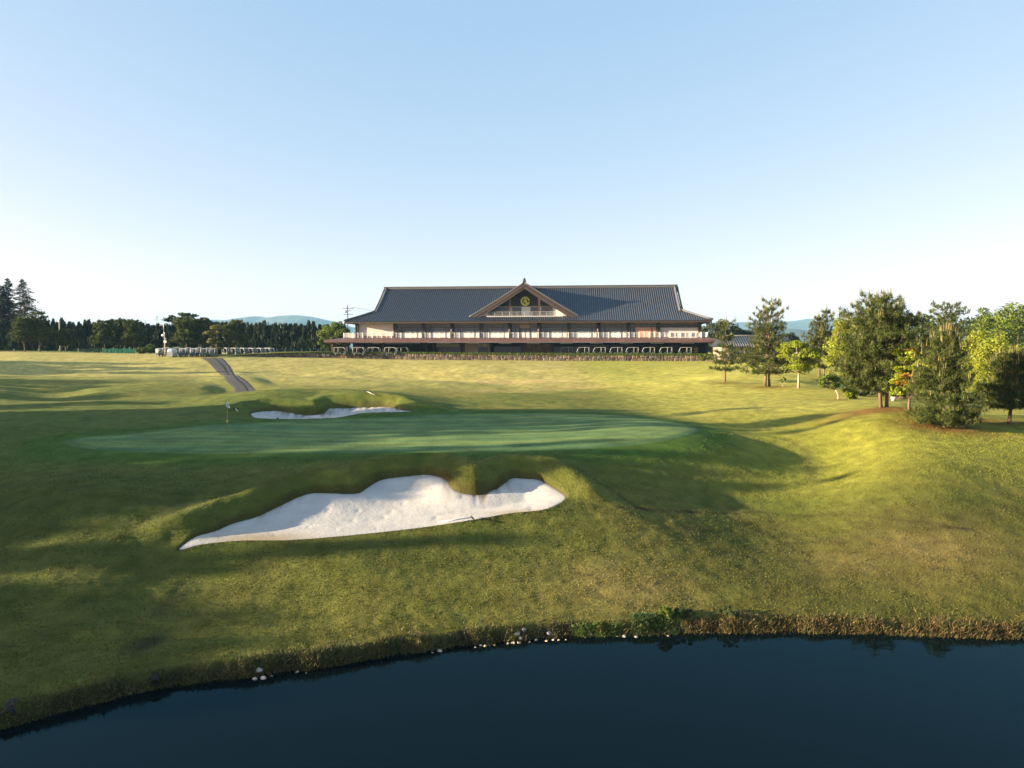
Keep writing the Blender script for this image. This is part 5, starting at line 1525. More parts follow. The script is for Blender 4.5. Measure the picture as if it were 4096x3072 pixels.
# ---------------------------------------------------------------- golf carts
M['cartwhite'] = mat('cart_white', (0.74, 0.74, 0.72), 0.35, 0.04, 1.5, spec=0.5)
M['cartblue'] = mat('cart_blue', (0.02, 0.035, 0.11), 0.35, 0.1, 1.5, spec=0.5)
M['cartgreen'] = mat('cart_green', (0.05, 0.08, 0.06), 0.35, 0.1, 1.5, spec=0.5)
M['cartgrey'] = mat('cart_grey', (0.42, 0.43, 0.42), 0.4, 0.05, 1.5)
M['tyre'] = mat('tyre_rubber', (0.018, 0.018, 0.018), 0.85, 0.2, 6)
M['tarp'] = mat('silver_tarp', (0.55, 0.54, 0.52), 0.5, 0.1, 1.2, bump=0.6, bscale=3)
M['bag'] = mat('bag_fabric', (0.05, 0.05, 0.06), 0.8, 0.3, 3)
def make_cart(name, body_mat, roof_mat='cartwhite', frame_mat='cartwhite'):
    """five seat cart, front towards -x, 3.1 m long"""
    root = empty(name)
    mb = MB()
    prof_ = [(-1.5, .35), (-1.52, .62), (-1.38, .86), (-1.0, .95), (-.86, .52), (-.35, .50), (-.30, .62), (.15, .62), (.18, .50), (.5, .50), (.55, .66), (1.0, .66), (1.05, .8), (1.5, .76), (1.55, .36)]
    n = len(prof_)
    for s in (-1, 1): pass
    P = [(x, -.58, z) for x, z in prof_] + [(x, .58, z) for x, z in prof_]
    mb.mesh(P, [tuple(range(n)), tuple(range(2*n - 1, n - 1, -1))] + [(i, i + n, (i+1) % n + n, (i+1) % n) for i in range(n)])
    mb.build('body', M[body_mat], root)
    for x0, z in ((-.30, .63), (.55, .67)):
        mb = MB(); mb.box(x0, x0 + .44, -.55, .55, z, z + .14); mb.build('seat', M['dark'], root, bevel=.03)
        mb = MB(); mb.mesh([(x0 + .40, -.55, z + .12), (x0 + .46, -.55, z + .12), (x0 + .58, -.55, z + .55), (x0 + .52, -.55, z + .55), (x0 + .40, .55, z + .12), (x0 + .46, .55, z + .12), (x0 + .58, .55, z + .55), (x0 + .52, .55, z + .55)],
                           [(0,1,2,3), (7,6,5,4), (0,3,7,4), (1,5,6,2), (3,2,6,7)]); mb.build('seat_back', M['dark'], root)
    mb = MB()
    n = 7
    xs_ = np.linspace(-1.02, 1.45, n)
    zs_ = [1.80, 1.86, 1.885, 1.90, 1.895, 1.885, 1.85]
    P = [(x, y, z + (0 if abs(y) < .6 else -.03)) for x, z in zip(xs_, zs_) for y in (-.64, 0, .64)]
    Q = [(x, y, z - .055) for x, y, z in P]
    F_ = []
    for i in range(n - 1):
        for j in range(2):
            a = i * 3 + j; F_ += [(a, a + 3, a + 4, a + 1), (a + 21, a + 22, a + 25, a + 24)]
        F_ += [(i*3, i*3 + 21, i*3 + 24, i*3 + 3), (i*3 + 2, i*3 + 5, i*3 + 26, i*3 + 23)]
    F_ += [(0, 1, 22, 21), (1, 2, 23, 22), (18, 39, 40, 19), (19, 40, 41, 20)]
    mb.mesh(P + Q, F_); mb.build('roof', M[roof_mat], root)
    for s in (-1, 1):
        mb = MB(); mb.tube([(-1.42, s * .56, .85), (-1.1, s * .58, 1.62), (-.9, s * .58, 1.82)], .05, 6); mb.build('front_pillar', M[frame_mat], root)
        mb = MB(); mb.tube([(.42, s * .58, .6), (.42, s * .58, 1.86)], .045, 6); mb.build('middle_pillar', M[frame_mat], root)
        mb = MB(); mb.tube([(1.38, s * .58, .75), (1.38, s * .58, 1.84)], .04, 6); mb.build('rear_pillar', M[frame_mat], root)
    mb = MB(); mb.mesh([(-1.40, -.54, .9), (-1.40, .54, .9), (-1.06, .54, 1.68), (-1.06, -.54, 1.68)], [(0,1,2,3)])
    w = mb.build('windscreen', M['screen'], root)
    mb = MB(); mb.tube([(-.98, -.28, .9), (-.74, -.28, 1.12)], .02, 5); 
    for q in range(12):
        a, b = q * math.pi / 6, (q + 1) * math.pi / 6
        f = lambda t: (-.74 + .1 * math.cos(t) , -.28 + .17 * math.sin(t), 1.12 + .13 * math.cos(t))
        mb.tube([f(a), f(b)], .016, 4)
    mb.build('steering_wheel', M['black'], root)
    for x in (-1.02, .98):
        for s in (-1, 1):
            mb = MB(); mb.tube([(x, s * .46, .24), (x, s * .62, .24)], .235, 14); wh = mb.build('wheel', M['tyre'], root)
            mb = MB(); mb.tube([(x, s * .622, .24), (x, s * .63, .24)], .12, 10); mb.build('rim', M['steel'], wh)
    mb = MB(); mb.box(1.1, 1.62, -.5, .5, .78, .84); mb.box(1.56, 1.62, -.5, .5, .84, 1.15); mb.build('bag_rack', M['black'], root)
    for y_ in (-.36, -.12, .12, .36):
        mb = MB(); mb.tube([(1.42, y_, .84), (1.30, y_, 1.55)], [.1, .11], 8); mb.build('caddy_basket', M['bag'], root)
    return root
m, nt, b_ = new_mat('clear_screen'); tr_ = nt.nodes.new("ShaderNodeBsdfTransparent"); mi_ = nt.nodes.new("ShaderNodeMixShader"); mi_.inputs[0].default_value = .22
b_.inputs['Roughness'].default_value = .05; b_.inputs['Base Color'].default_value = (.3, .33, .35, 1)
nt.links.new(tr_.outputs[0], mi_.inputs[1]); nt.links.new(b_.outputs[0], mi_.inputs[2]); nt.links.new(mi_.outputs[0], nt.nodes["Material Output"].inputs['Surface'])
M['screen'] = m
protoA = make_cart('golf_cart', 'cartblue')
protoB = make_cart('golf_cart', 'cartgreen', frame_mat='cartgrey', roof_mat='cartgrey')
used = set()
def cart(proto, x, y, z, rz, label, group):
    o = proto if proto.name not in used else copy_tree(proto)
    used.add(proto.name)
    o.location = (x, y, z); o.rotation_euler = (0, 0, rz)
    tag(o, label, 'golf cart', group)
    return o
ordn = ['first', 'second', 'third', 'fourth', 'fifth', 'sixth', 'seventh', 'eighth']
rs = [2242, 2307, 2372, 2438.4, 2503, 2568, 2637, 2714]
for i, sx in enumerate(rs):
    d = 164.0 if i else 166.5
    px = sx / 4 + 1.43 / d * FPX
    x, y, _ = at(px, 352, d + 1 - i * .35)
    cart(protoB, x, y, BZ, BR, 'dark golf cart facing left under the canopy, %s in its row' % ordn[i] if i else 'shaded golf cart behind a canopy post, leftmost of the row of eight', 'golf carts under the right half of the canopy')
for i, sx in enumerate([1290, 1362, 1424, 1492, 1500]):
    d = [164, 163.5, 164.5, 164, 167][i]
    x, y, _ = at(sx / 4 + [17, 18.5, 18, 17, 19][i] * .45 + 10.5, 352, d + 2)
    cart(protoB, x + (2.2 if i == 4 else 0), y, BZ, BR + math.pi, ['golf cart facing right at the far left corner of the canopy', 'golf cart facing right, second from the left canopy corner', 'golf cart facing right in front of the dark open bay, beside a pale bag', 'golf cart facing right, last before the cream wall', 'golf cart half hidden behind the last one before the cream wall'][i], 'golf carts under the left end of the canopy')
park = [(161, 158.5), (183.8, 158.2), (194.6, 158), (205, 158.4), (213.5, 158.6)]
for i, (px, d) in enumerate(park):
    x, y, _ = at(px, 357, d); cart(protoA if i in (1, 2) else protoB, x, y, ground(x, y), math.pi / 2 + .22 + rnd.uniform(-.05, .05), ['parked golf cart beside the white sign box', 'parked golf cart with blue body right of the covered cart', 'parked golf cart with blue body, second right of the covered cart', 'parked golf cart just left of the grass mound', 'parked golf cart partly behind the grass mound'][i], 'golf carts parked in the open at the path head')
for i, (px, d) in enumerate([(167, 163), (178, 163), (189, 163.2), (199.5, 163.4), (209.5, 164)]):
    x, y, _ = at(px, 357, d); cart(protoB, x, y, ground(x, y), math.pi / 2 + .2 + rnd.uniform(-.06, .06), 'parked golf cart in the second row, %s from the left' % ordn[i], 'golf carts parked in the second row at the path head')
for i, (px, d) in enumerate([(227, 168), (235.5, 168), (244, 168.2), (252.5, 168.4), (261, 168.8), (269.5, 169)]):
    x, y, _ = at(px, 357, d); cart(protoB, x, y, max(ground(x, y), 8.0) + .03 * i, math.pi - .75 + rnd.uniform(-.05, .05), 'golf cart parked right of the cloud pruned tree, %s from that tree' % ordn[i], 'golf carts parked right of the cloud pruned tree')
# covered cart
x, y, _ = at(172.3, 357.3, 157.6); z = ground(x, y)
mb = MB()
sec = [(-.5, .1), (-.62, .9), (-.55, 1.65), (-.3, 1.86), (.3, 1.86), (.55, 1.65), (.62, .9), (.5, .1)]
lv = [(-1.5, .62), (-1.25, .82), (-.8, 1.0), (.9, 1.0), (1.35, .9), (1.5, .7)]
P = [(X * (1 + .04 * math.sin(Y * 9 + Z * 5)), Y, Z * h) for Y, h in lv for X, Z in sec]
n = len(sec)
mb.mesh(P, [(i*n + j, i*n + j + 1, (i+1)*n + j + 1, (i+1)*n + j) for i in range(len(lv) - 1) for j in range(n - 1)] + [tuple(range(n))[::-1], tuple(range((len(lv) - 1) * n, len(lv) * n))])
cv = empty('covered_cart', (x, y, z), .1, 'golf cart wrapped in a silvery tarpaulin in the parked row', 'golf cart', None)
mb.build('tarpaulin', M['tarp'], cv)
for X in (-.45, .45):
    mb = MB(); mb.tube([(X - .07, -1.0, .22), (X + .07, -1.0, .22)], .22, 12); mb.build('wheel', M['tyre'], cv)
# white sign box
x, y, _ = at(157, 357, 157); z = ground(x, y)
sb = empty('sign_box', (x, y, z), 0, 'white box on two legs at the left end of the parked carts', 'sign box')
mb = MB(); mb.box(-.26, .26, -.12, .12, .95, 1.85); mb.build('box', M['white'], sb)
for X in (-.2, .12):
    mb = MB(); mb.box(X, X + .08, -.06, .06, -.1, .95); mb.build('leg', M['white'], sb)

# ---------------------------------------------------------------- mast, poles, pylons
def world_empty(name, px, d, label, cat, z=None, group=None):
    x, y, _ = at(px, 352, d); z = ground(x, y) if z is None else z
    return empty(name, (x, y, z), 0, label, cat, group)
s_m = 158 / FPX
ms = world_empty('loudspeaker_mast', 165, 158, 'pale steel mast with loudspeakers, round dish and aerial behind the parked carts', 'mast')
zz = lambda py, d=158: at(165, py, d)[2] - ms.location.z
mb = MB(); mb.tube([(0, 0, -.3), (0, 0, zz(332.6))], [.13, .11], 8); mb.build('pole', M['concrete'], ms)
mb = MB(); mb.tube([(-.18, 0, zz(338)), (-.2, 0, zz(316))], .05, 6); mb.build('aerial_pole', M['steel'], ms)
mb = MB(); mb.tube([(-.2, .04, zz(317.8)), (.55, .04, zz(316.6))], .03, 5); mb.tube([(-.9, 0, zz(325)), (.5, 0, zz(324.6))], .03, 5); mb.build('crossbar', M['steel'], ms)
for k in range(5):
    mb = MB(); mb.tube([(.1 + k * .09, -.25, zz(325.4)), (.1 + k * .09, .25, zz(323.6))], .018, 4); mb.build('aerial_rod', M['steel'], ms)
mb = MB(); mb.tube([(.18, -.2, zz(341.7)), (.18, -.27, zz(341.7))], .36, 16); mb.build('dish', M['white'], ms)
for (X, py) in ((.3, 338.6), (-.2, 335.2)):
    mb = MB(); mb.tube([(X * .2, -.1, zz(py)), (X, -.35, zz(py)), (X * 1.3, -.55, zz(py))], [.06, .1, .22], 10); mb.build('loudspeaker', M['white'], ms)
mb = MB(); mb.box(-.16, .1, -.16, -.1, zz(334.2), zz(332.2)); mb.build('lamp_box', M['white'], ms)

up = world_empty('utility_pole', 348, 212, 'tall utility pole with crossarms left of the clubhouse roof', 'utility pole')
zu = lambda py: at(348, py, 212)[2] - up.location.z
mb = MB(); mb.tube([(0, 0, -.3), (0, 0, zu(304.8))], [.2, .13], 8); mb.build('pole', M['bark'], up)
for py, w in ((308.6, 1.9), (311.0, 1.0), (314.6, 1.5)):
    mb = MB(); mb.box(-w * .7, w, -.08, .08, zu(py) - .06, zu(py) + .06); ca = mb.build('crossarm', M['bark'], up)
    for X in np.linspace(-w * .65, w * .95, 4):
        mb = MB(); mb.tube([(X, 0, zu(py) + .06), (X, 0, zu(py) + .3)], .06, 6); mb.build('insulator', M['black'], ca)
mb = MB(); mb.tube([(-.55, -.1, zu(312.8)), (-.55, -.1, zu(311.2))], .3, 10); mb.build('transformer', M['steel'], up)
for X0, py in ((.9, 308.2), (1.7, 308.2), (.7, 310.7)):
    mb = MB(); p0 = np.array([X0, 0, zu(py) + .3]); p1 = np.array([X0 + 46, 30, zu(py) - 1.0])
    mb.tube([tuple(p0 + (p1 - p0) * t + np.array([0, 0, -4 * 1.6 * t * (1 - t)])) for t in np.linspace(0, 1, 10)], .02, 4); mb.build('wire', M['black'], up)
pl2 = world_empty('utility_pole', 113.5, 330, 'small far utility pole just over the cypress row left of the umbrella pines', 'utility pole')
mb = MB(); mb.tube([(0, 0, 0), (0, 0, at(113, 324.6, 330)[2] - pl2.location.z)], .16, 6); mb.box(-1.3, .2, -.1, .1, at(113, 325.2, 330)[2] - pl2.location.z, at(113, 324.7, 330)[2] - pl2.location.z); mb.build('pole', M['concrete'], pl2)
pl3 = world_empty('utility_pole', 60.3, 190, 'pale post showing between the broad cedar and the cypress row', 'utility pole')
mb = MB(); mb.tube([(0, 0, 0), (0, 0, at(60, 320, 190)[2] - pl3.location.z)], .14, 6); mb.build('pole', M['concrete'], pl3)
M['pylon'] = mat('galvanised_steel', (0.32, 0.34, 0.36), 0.6, 0.08, .2, metallic=.3)
def pylon(px, top, d, label, wbase=7.0):
    e = world_empty('transmission_tower', px, d, label, 'transmission tower')
    Ht = at(px, top, d)[2] - e.location.z
    mb = MB(); w = lambda z: wbase / 2 * (1 - z / Ht) ** 1.1 + .5
    lv_ = np.linspace(0, Ht, 9)
    for a, b in zip(lv_[:-1], lv_[1:]):
        for sx, sy in ((-1, -1), (1, -1), (1, 1), (-1, 1)):
            mb.tube([(sx * w(a), sy * w(a), a), (sx * w(b), sy * w(b), b)], .13, 4, cap=False)
        for s in (-1, 1):
            mb.tube([(-w(a), s * w(a), a), (w(b), s * w(b), b)], .08, 4, cap=False); mb.tube([(w(a), s * w(a), a), (-w(b), s * w(b), b)], .08, 4, cap=False)
            mb.tube([(s * w(a), -w(a), a), (s * w(b), w(b), b)], .08, 4, cap=False)
    mb.build('lattice', M['pylon'], e)
    for f in (.82, .9, .985):
        mb = MB(); ww = 6.5 if f < .95 else 3.6
        for s in (-1, 1):
            mb.tube([(0, 0, Ht * f), (s * ww, 0, Ht * f)], .11, 4); mb.tube([(s * .4, 0, Ht * (f + .022)), (s * ww, 0, Ht * f)], .08, 4)
        mb.build('crossarm', M['pylon'], e)
pylon(146.2, 320.3, 950, 'faint far transmission tower, lower of the two over the cypress row')
pylon(158, 315.8, 900, 'faint far transmission tower, taller of the two over the cypress row')
pylon(950.5, 298.5, 620, 'faint transmission tower over the trees on the right')

# ---------------------------------------------------------------- net fence, stake
m, nt, b_ = new_mat('green_net'); N = nt.nodes.new; K = nt.links.new
b_.inputs['Base Color'].default_value = (0.008, 0.19, 0.125, 1); b_.inputs['Roughness'].default_value = .8
tr_ = N("ShaderNodeBsdfTransparent"); tl_ = N("ShaderNodeBsdfTranslucent"); tl_.inputs['Color'].default_value = (0.01, 0.25, 0.17, 1); ad = N("ShaderNodeMixShader"); ad.inputs[0].default_value = .5
K(b_.outputs[0], ad.inputs[1]); K(tl_.outputs[0], ad.inputs[2])
mi_ = N("ShaderNodeMixShader"); mi_.inputs[0].default_value = .8; K(tr_.outputs[0], mi_.inputs[1]); K(ad.outputs[0], mi_.inputs[2]); K(mi_.outputs[0], nt.nodes["Material Output"].inputs['Surface'])
M['net'] = m
m2 = m.copy(); m2.name = 'dark_green_net'; M['netd'] = m2
for nd in m2.node_tree.nodes:
    if nd.type == 'MIX_SHADER' and abs(nd.inputs[0].default_value - .8) < 1e-3: nd.inputs[0].default_value = .4
    if nd.type == 'BSDF_PRINCIPLED': nd.inputs['Base Color'].default_value = (0.010, 0.10, 0.065, 1)
    if nd.type == 'BSDF_TRANSLUCENT': nd.inputs['Color'].default_value = (0.012, 0.14, 0.09, 1)
M['stake'] = mat('pale_post', (0.5, 0.42, 0.26), .8, .1, 3)
posts = [(-6, 350.1, 351.8), (14, 349.9, 352.6), (38.5, 350.0, 353.0), (59, 350.2, 353.1), (78.3, 349.6, 353.4), (103, 348.9, 353.9), (113.5, 348.9, 354.2), (124.3, 349.1, 354.3), (129.6, 348.8, 354.5), (135.2, 349.2, 354.4)]
e = world_empty('net_fence', 80, 178, 'green net fence on thin pale posts along the left plateau', 'net fence')
PT = []
for px, t, bt in posts:
    x, y, _ = at(px, 352, 178); zg = ground(x, y)
    PT.append((x - e.location.x, y - e.location.y, zg - e.location.z, (bt - t) * 178 / FPX))
for i, p in enumerate(PT):
    mb = MB(); mb.box(p[0] - .06, p[0] + .06, p[1] - .06, p[1] + .06, p[2] - .3, p[2] + p[3] + .12); mb.build('post', M['stake'], e)
for i, (a, b) in enumerate(zip(PT[:-1], PT[1:])):
    mb = MB(); q = 8
    pts = []
    for k in range(q + 1):
        t = k / q
        x, y, z = [a[c] + (b[c] - a[c]) * t for c in range(3)]; h = (a[3] + (b[3] - a[3]) * t) - .18 * math.sin(t * math.pi)
        pts += [(x, y - .07 + .05 * math.sin(k * 2), z), (x, y - .07, z + h)]
    mb.mesh(pts, [(2*k, 2*k + 2, 2*k + 3, 2*k + 1) for k in range(q)])
    mb.build('net', M['net'] if i >= 5 else M['netd'], e)
x, y, _ = at(136.6, 356, 156); z = ground(x, y); mb = MB(); mb.box(-.08, .08, -.08, .08, -.2, .78); mb.box(-.1, .1, -.1, .1, .78, .83)
st = mb.build('marker_stake', M['stake']); st.location = (x, y, z); tag(st, 'short pale marker stake at the edge of the left plateau', 'stake')
# darker fence behind the low wall
e = world_empty('net_fence', 300, 186, 'low dark mesh fence behind the wall left of the clubhouse', 'net fence', 8.0)
for i, px in enumerate(np.linspace(277, 335, 8)):
    x, y, _ = at(px, 352, 186); mb = MB(); mb.box(x - e.location.x - .05, x - e.location.x + .05, -.05, .05, -.2, 1.9); mb.build('post', M['steel'], e)
    if i:
        mb = MB(); mb.mesh([(lx, .07, 0), (x - e.location.x, .07, 0), (x - e.location.x, .07, 1.75), (lx, .07, 1.75)], [(0,1,2,3)]); mb.build('net', M['netd'], e)
    lx = x - e.location.x

# ---------------------------------------------------------------- outbuilding on the right, behind the pines
ob = world_empty('outbuilding', 748, 150, 'low outbuilding with grey tiled roof and white walls behind the twin trunked pine', 'building', 7.6)
ob.rotation_euler = (0, 0, R(-4))
mb = MB(); mb.box(-5.5, 9.5, 0, 8, 0, 2.75); mb.build('wall', M['beige'], ob)
mb = MB(); mb.mesh([(-6.3, -1, 2.7), (10.3, -1, 2.7), (8.8, 4, 5.0), (-4.8, 4, 5.0), (-6.3, 9, 2.7), (10.3, 9, 2.7)], [(0,1,2,3), (3,2,5,4), (0,3,4), (1,5,2)]); rf = mb.build('roof', M['tile'], ob)
mb = MB()
for x in np.arange(-6.0, 10.2, .5):
    t = min(1, (x + 6.3) / 1.5, (10.3 - x) / 1.5); mb.tube([(x, -1, 2.75), (x, -1 + 5 * t, 2.75 + 2.3 * t)], .09, 4)
mb.build('tile_rows', M['tilerow'], rf, kind='stuff')
mb = MB(); mb.tube([(-4.8, 4, 5.05), (8.8, 4, 5.05)], .2, 6); mb.build('ridge', M['ridge'], rf)
for x in (-3.5, -.5, 2.5, 5.5): window(x, x + 2.2, .5, 2.3, -.02, [0, .5, 1], parent=ob, glass='glass')
mb = MB(); mb.box(-5.52, 9.52, -.9, -.7, 2.55, 2.68); mb.build('eave_board', M['brown'], ob)
e2 = world_empty('shed', 801, 140, 'small building with a pale eave right of the outbuilding', 'building', 7.4)
mb = MB(); mb.box(-1.6, 4.5, 0, 4, 0, 2.3); mb.build('wall', M['siding'], e2)
mb = MB(); mb.mesh([(-2.0, -.5, 3.4), (5, -.5, 2.3), (5, 4.5, 2.3), (-2.0, 4.5, 3.4), (-2.0, -.5, 3.1), (5, -.5, 2.0)], [(0,1,2,3), (4,5,1,0)]); mb.build('roof', M['white'], e2)
# stone kerb at the end of the wall
kb = MB()
x, y, _ = at(722, 361, 154)
kb.box(-3.5, 4.0, -.2, .2, -.3, .32); o = kb.build('kerb', M['stoneclad']); o.location = (x, y, ground(x, y)); o.rotation_euler = (0, 0, R(-6)); tag(o, 'low stone kerb by the shrubs at the right end of the wall', 'kerb')

# ---------------------------------------------------------------- flag, rakes, pipes
def gz_at(x, y): return grid_sample(GZ, x, y)
M['flagcloth'] = mat('flag_cloth', (0.75, 0.78, 0.8), .7, .04, 2)
M['flagmark'] = mat('flag_print', (0.03, 0.25, 0.22), .7, .04, 2)
M['ochre'] = mat('flagstick_paint', (0.42, 0.24, 0.07), .5, .1, 3)
M['yellowball'] = mat('yellow_ball', (0.75, 0.5, 0.05), .4, .05, 3)
fx, fy, fz = raycast(227.3, 433.2, 40, 60); fz = gz_at(fx, fy)
fl = empty('flagstick', (fx, fy, fz), 0, 'flagstick with white flag and yellow ball standing in the putting green', 'flagstick')
Hf = at(227.8, 400.3, fy)[2] - fz
mb = MB(); mb.tube([(0, 0, -.1), (.02, 0, Hf * .5), (.045, 0, Hf)], .018, 8); mb.build('pole', M['ochre'], fl)
mb = MB(); mb.mesh([(.05, 0, Hf), (.06, 0, Hf - .02), (.17, .03, Hf - .33), (.25, -.01, Hf - .56), (.10, .03, Hf - .52), (-.06, .02, Hf - .42), (.0, -.02, Hf - .22)], [(0,1,2,6), (2,3,4), (2,4,5,6)])
f_ = mb.build('flag', M['flagcloth'], fl); f_.data.materials.append(M['flagcloth'])
sm_ = f_.modifiers.new('thickness', 'SOLIDIFY'); sm_.thickness = .006
mb = MB(); mb.mesh([(.07, -.012, Hf - .24), (.13, -.006, Hf - .28), (.16, -.004, Hf - .42), (.09, -.006, Hf - .38)], [(0,1,2,3)]); mb.build('flag_print', M['flagmark'], f_)
mb = MB()
for k in range(6):
    pass
mb.tube([(.01, 0, Hf * .36 + z) for z in (-.075, -.055, 0, .055, .075)], [.015, .055, .078, .055, .015], 10); mb.build('ball', M['yellowball'], fl)
mb = MB(); mb.tube([(0, 0, .026), (0, 0, .03)], .054, 14); mb.build('cup', M['black'], fl)

def rake(p0, p1, label, head=.55, lift=.13, rad=.028):
    """handle end p0, head end p1 (pixels on the ground)"""
    a = raycast(*p0, 24, 120); b = raycast(*p1, 24, 120)
    a = np.array([a[0], a[1], gz_at(a[0], a[1]) + lift]); b = np.array([b[0], b[1], gz_at(b[0], b[1]) + lift])
    d = b - a; ln = np.linalg.norm(d)
    if ln > 2.1: a = b - d / ln * 1.9
    if ln < .7: a = b - d / max(ln, .01) * 1.6
    r = empty('bunker_rake', tuple(b), 0, label, 'rake', 'bunker rakes left on the course')
    a = a - b; d = -a / np.linalg.norm(a)
    mb = MB(); mb.tube([tuple(a), (0, 0, 0)], rad, 6); mb.build('handle', M['white'], r)
    mb = MB(); g = d * .12; mb.tube([tuple(a - d * .0), tuple(a + g)], .026, 6); mb.build('grip', M['black'], r)
    s = np.array([-d[1], d[0], 0]); s /= np.linalg.norm(s)
    mb = MB(); mb.tube([tuple(-s * head / 2), tuple(s * head / 2)], .035, 5)
    mb.build('head', M['black'], r)
    for t in np.linspace(-head / 2, head / 2, 9):
        mb = MB(); q = s * t; mb.tube([tuple(q), tuple(q + d * .07 + np.array([0, 0, -.05]))], .014, 4); mb.build('tooth', M['black'], r)
rake((437.5, 525.6), (472, 521.2), 'rake lying on the grass at the front lip of the near bunker')
rake((264.5, 418.9), (277.5, 418.7), 'rake lying along the front lip of the far bunker', lift=.16)
rake((238, 413.2), (235.6, 411.0), 'small dark headed rake on the grass left of the far bunker')
rake((376.2, 399.7), (365.5, 396.4), 'rake lying on the mound behind the far bunker', rad=.02)
def pipe(px, py, rr, ln, label):
    x, y, _ = at(px, py, _zero_d(px, py) * 1.0)
    p = MB(); n = 16
    ax = np.array([.38, -.92, -.10]); ax /= np.linalg.norm(ax)
    e = empty('drain_pipe', (x, y - .05, .24), 0, label, 'pipe')
    V = []; 
    sx = np.cross(ax, [0, 0, 1]); sx /= np.linalg.norm(sx); sy = np.cross(sx, ax)
    for t, q in ((-ln, rr), (.12, rr), (.12, rr * .86), (-ln * .6, rr * .86)):
        for k in range(n):
            w = 2 * math.pi * k / n; V.append(tuple(ax * t + (sx * math.cos(w) + sy * math.sin(w)) * q))
    p.mesh(V, [(r_*n + k, r_*n + (k+1) % n, (r_+1)*n + (k+1) % n, (r_+1)*n + k) for r_ in range(3) for k in range(n)], smooth=True)
    p.build('tube', M['tyre'], e)
    mb = MB()
    for t in (-.25, -.1, .05):
        for k in range(n):
            w, w2 = 2 * math.pi * k / n, 2 * math.pi * (k + 1) / n
            mb.tube([tuple(ax * t + (sx * math.cos(u) + sy * math.sin(u)) * rr * 1.03) for u in (w, w2)], .018, 4, cap=False)
    mb.build('ribs', M['tyre'], e)
pipe(9.5, 722, .17, .5, 'black corrugated drain pipe at the lower left corner of the pond bank')
pipe(156, 688, .12, .4, 'black drain pipe sticking out of the bank below the bare soil patch')

# ---------------------------------------------------------------- stones and plants along the water
rock_mats = [mat('pale_rock', (0.31, 0.29, 0.265), .85, .15, 5, bump=.4), mat('grey_rock', (0.34, 0.31, 0.28), .85, .2, 5, bump=.4), mat('tan_rock', (0.46, 0.34, 0.22), .85, .2, 5, bump=.4)]
def rock_mesh(seed):
    r = np.random.default_rng(seed)
    import bmesh
    bm = bmesh.new(); bmesh.ops.create_icosphere(bm, subdivisions=2, radius=1.0)
    d = r.normal(size=(7, 3)); d = unit(d); o = r.uniform(.55, .85, 7)
    for v in bm.verts:
        c = np.array(v.co)
        for k in range(7):
            q = c @ d[k] - o[k]
            if q > 0: c = c - d[k] * q * .9
        v.co = c * (1 + r.normal(0, .015))
    me = bpy.data.meshes.new('rock'); bm.to_mesh(me); bm.free()
    me.materials.append(rock_mats[seed % 3]); return me
rmesh = [rock_mesh(700 + k) for k in range(12)]
rocks = [(508, 641, .10, 'p'), (513, 640, .13, 'p'), (517, 636.5, .18, 'p'), (520.5, 637.5, .14, 'p'), (524, 634.5, .16, 'p'), (512, 643.5, .09, 't'), (519, 641, .12, 't'), (536, 637, .12, 'p'), (549, 633.5, .17, 'p'), (553, 637, .11, 'p'), (546.5, 638, .1, 't'), (559, 639, .09, 't'),
         (590.5, 632.5, .12, 'p'), (624.5, 633.5, .14, 'p'), (637.5, 637, .12, 'p'), (617, 633.5, .08, 'p'), (481, 642.5, .10, 'p'), (485, 646, .11, 't'), (475, 645, .08, 'g'), (494, 649, .07, 't'), (489, 650.5, .06, 't'), (440, 648, .14, 'g'), (431, 655, .07, 't'),
         (259.5, 671.5, .19, 'p'), (255, 676.5, .15, 'g'), (262, 677, .16, 'g'), (297, 669, .1, 't'), (272, 673, .07, 'g'), (305, 672, .06, 't'), (530, 641, .07, 'g'), (566, 637, .07, 't'), (708, 629.5, .1, 't'), (668, 633, .08, 't'), (720, 627, .07, 't')]
sizes = {'p': 'pale', 't': 'tan', 'g': 'grey'}
shore = []
for i, (px, py, rr, c) in enumerate(rocks):
    d = _zero_d(px, py + 3)
    x, y, _ = at(px, py, d); y = max(y, float(shore_y(x)) - .05); z = max(gz_at(x, y), -.02)
    pool = [k for k in range(12) if (700 + k) % 3 == {'p': 0, 'g': 1, 't': 2}[c]]
    o = bpy.data.objects.new('shore_rock', rmesh[pool[i % len(pool)]]); put(o)
    o.location = (x, y, z + rr * .15); rr *= .56; o.scale = (rr * 1.25, rr, rr * .75); o.rotation_euler = (rnd.uniform(-.3, .3), rnd.uniform(-.3, .3), rnd.uniform(0, 6))
    if px < 320: w = 'in the dark bank at the lower left'
    elif px < 470: w = 'alone at the waterline left of the pale cluster'
    elif px < 505: w = 'scattered left of the pale cluster'
    elif px < 570: w = 'in the pale cluster at the waterline'
    elif px < 650: w = 'beside the bright green plants at the waterline'
    else: w = 'under the dry reeds at the waterline'
    shore.append((px, o, sizes[c], w))
cnt = {}
for px, o, c, w in sorted(shore, key=lambda t: t[0]):
    cnt.setdefault((c, w), []).append(o)
for (c, w), os_ in cnt.items():
    for i, o in enumerate(os_):
        nth = (['leftmost', 'second', 'third', 'fourth', 'fifth', 'sixth', 'seventh', 'eighth', 'ninth'][i] + ' ') if len(os_) > 1 else ''
        tag(o, '%s%s rock %s' % (nth, c, w) + (', counted from the left' if nth and i else ''), 'rock', 'rocks along the waterline')

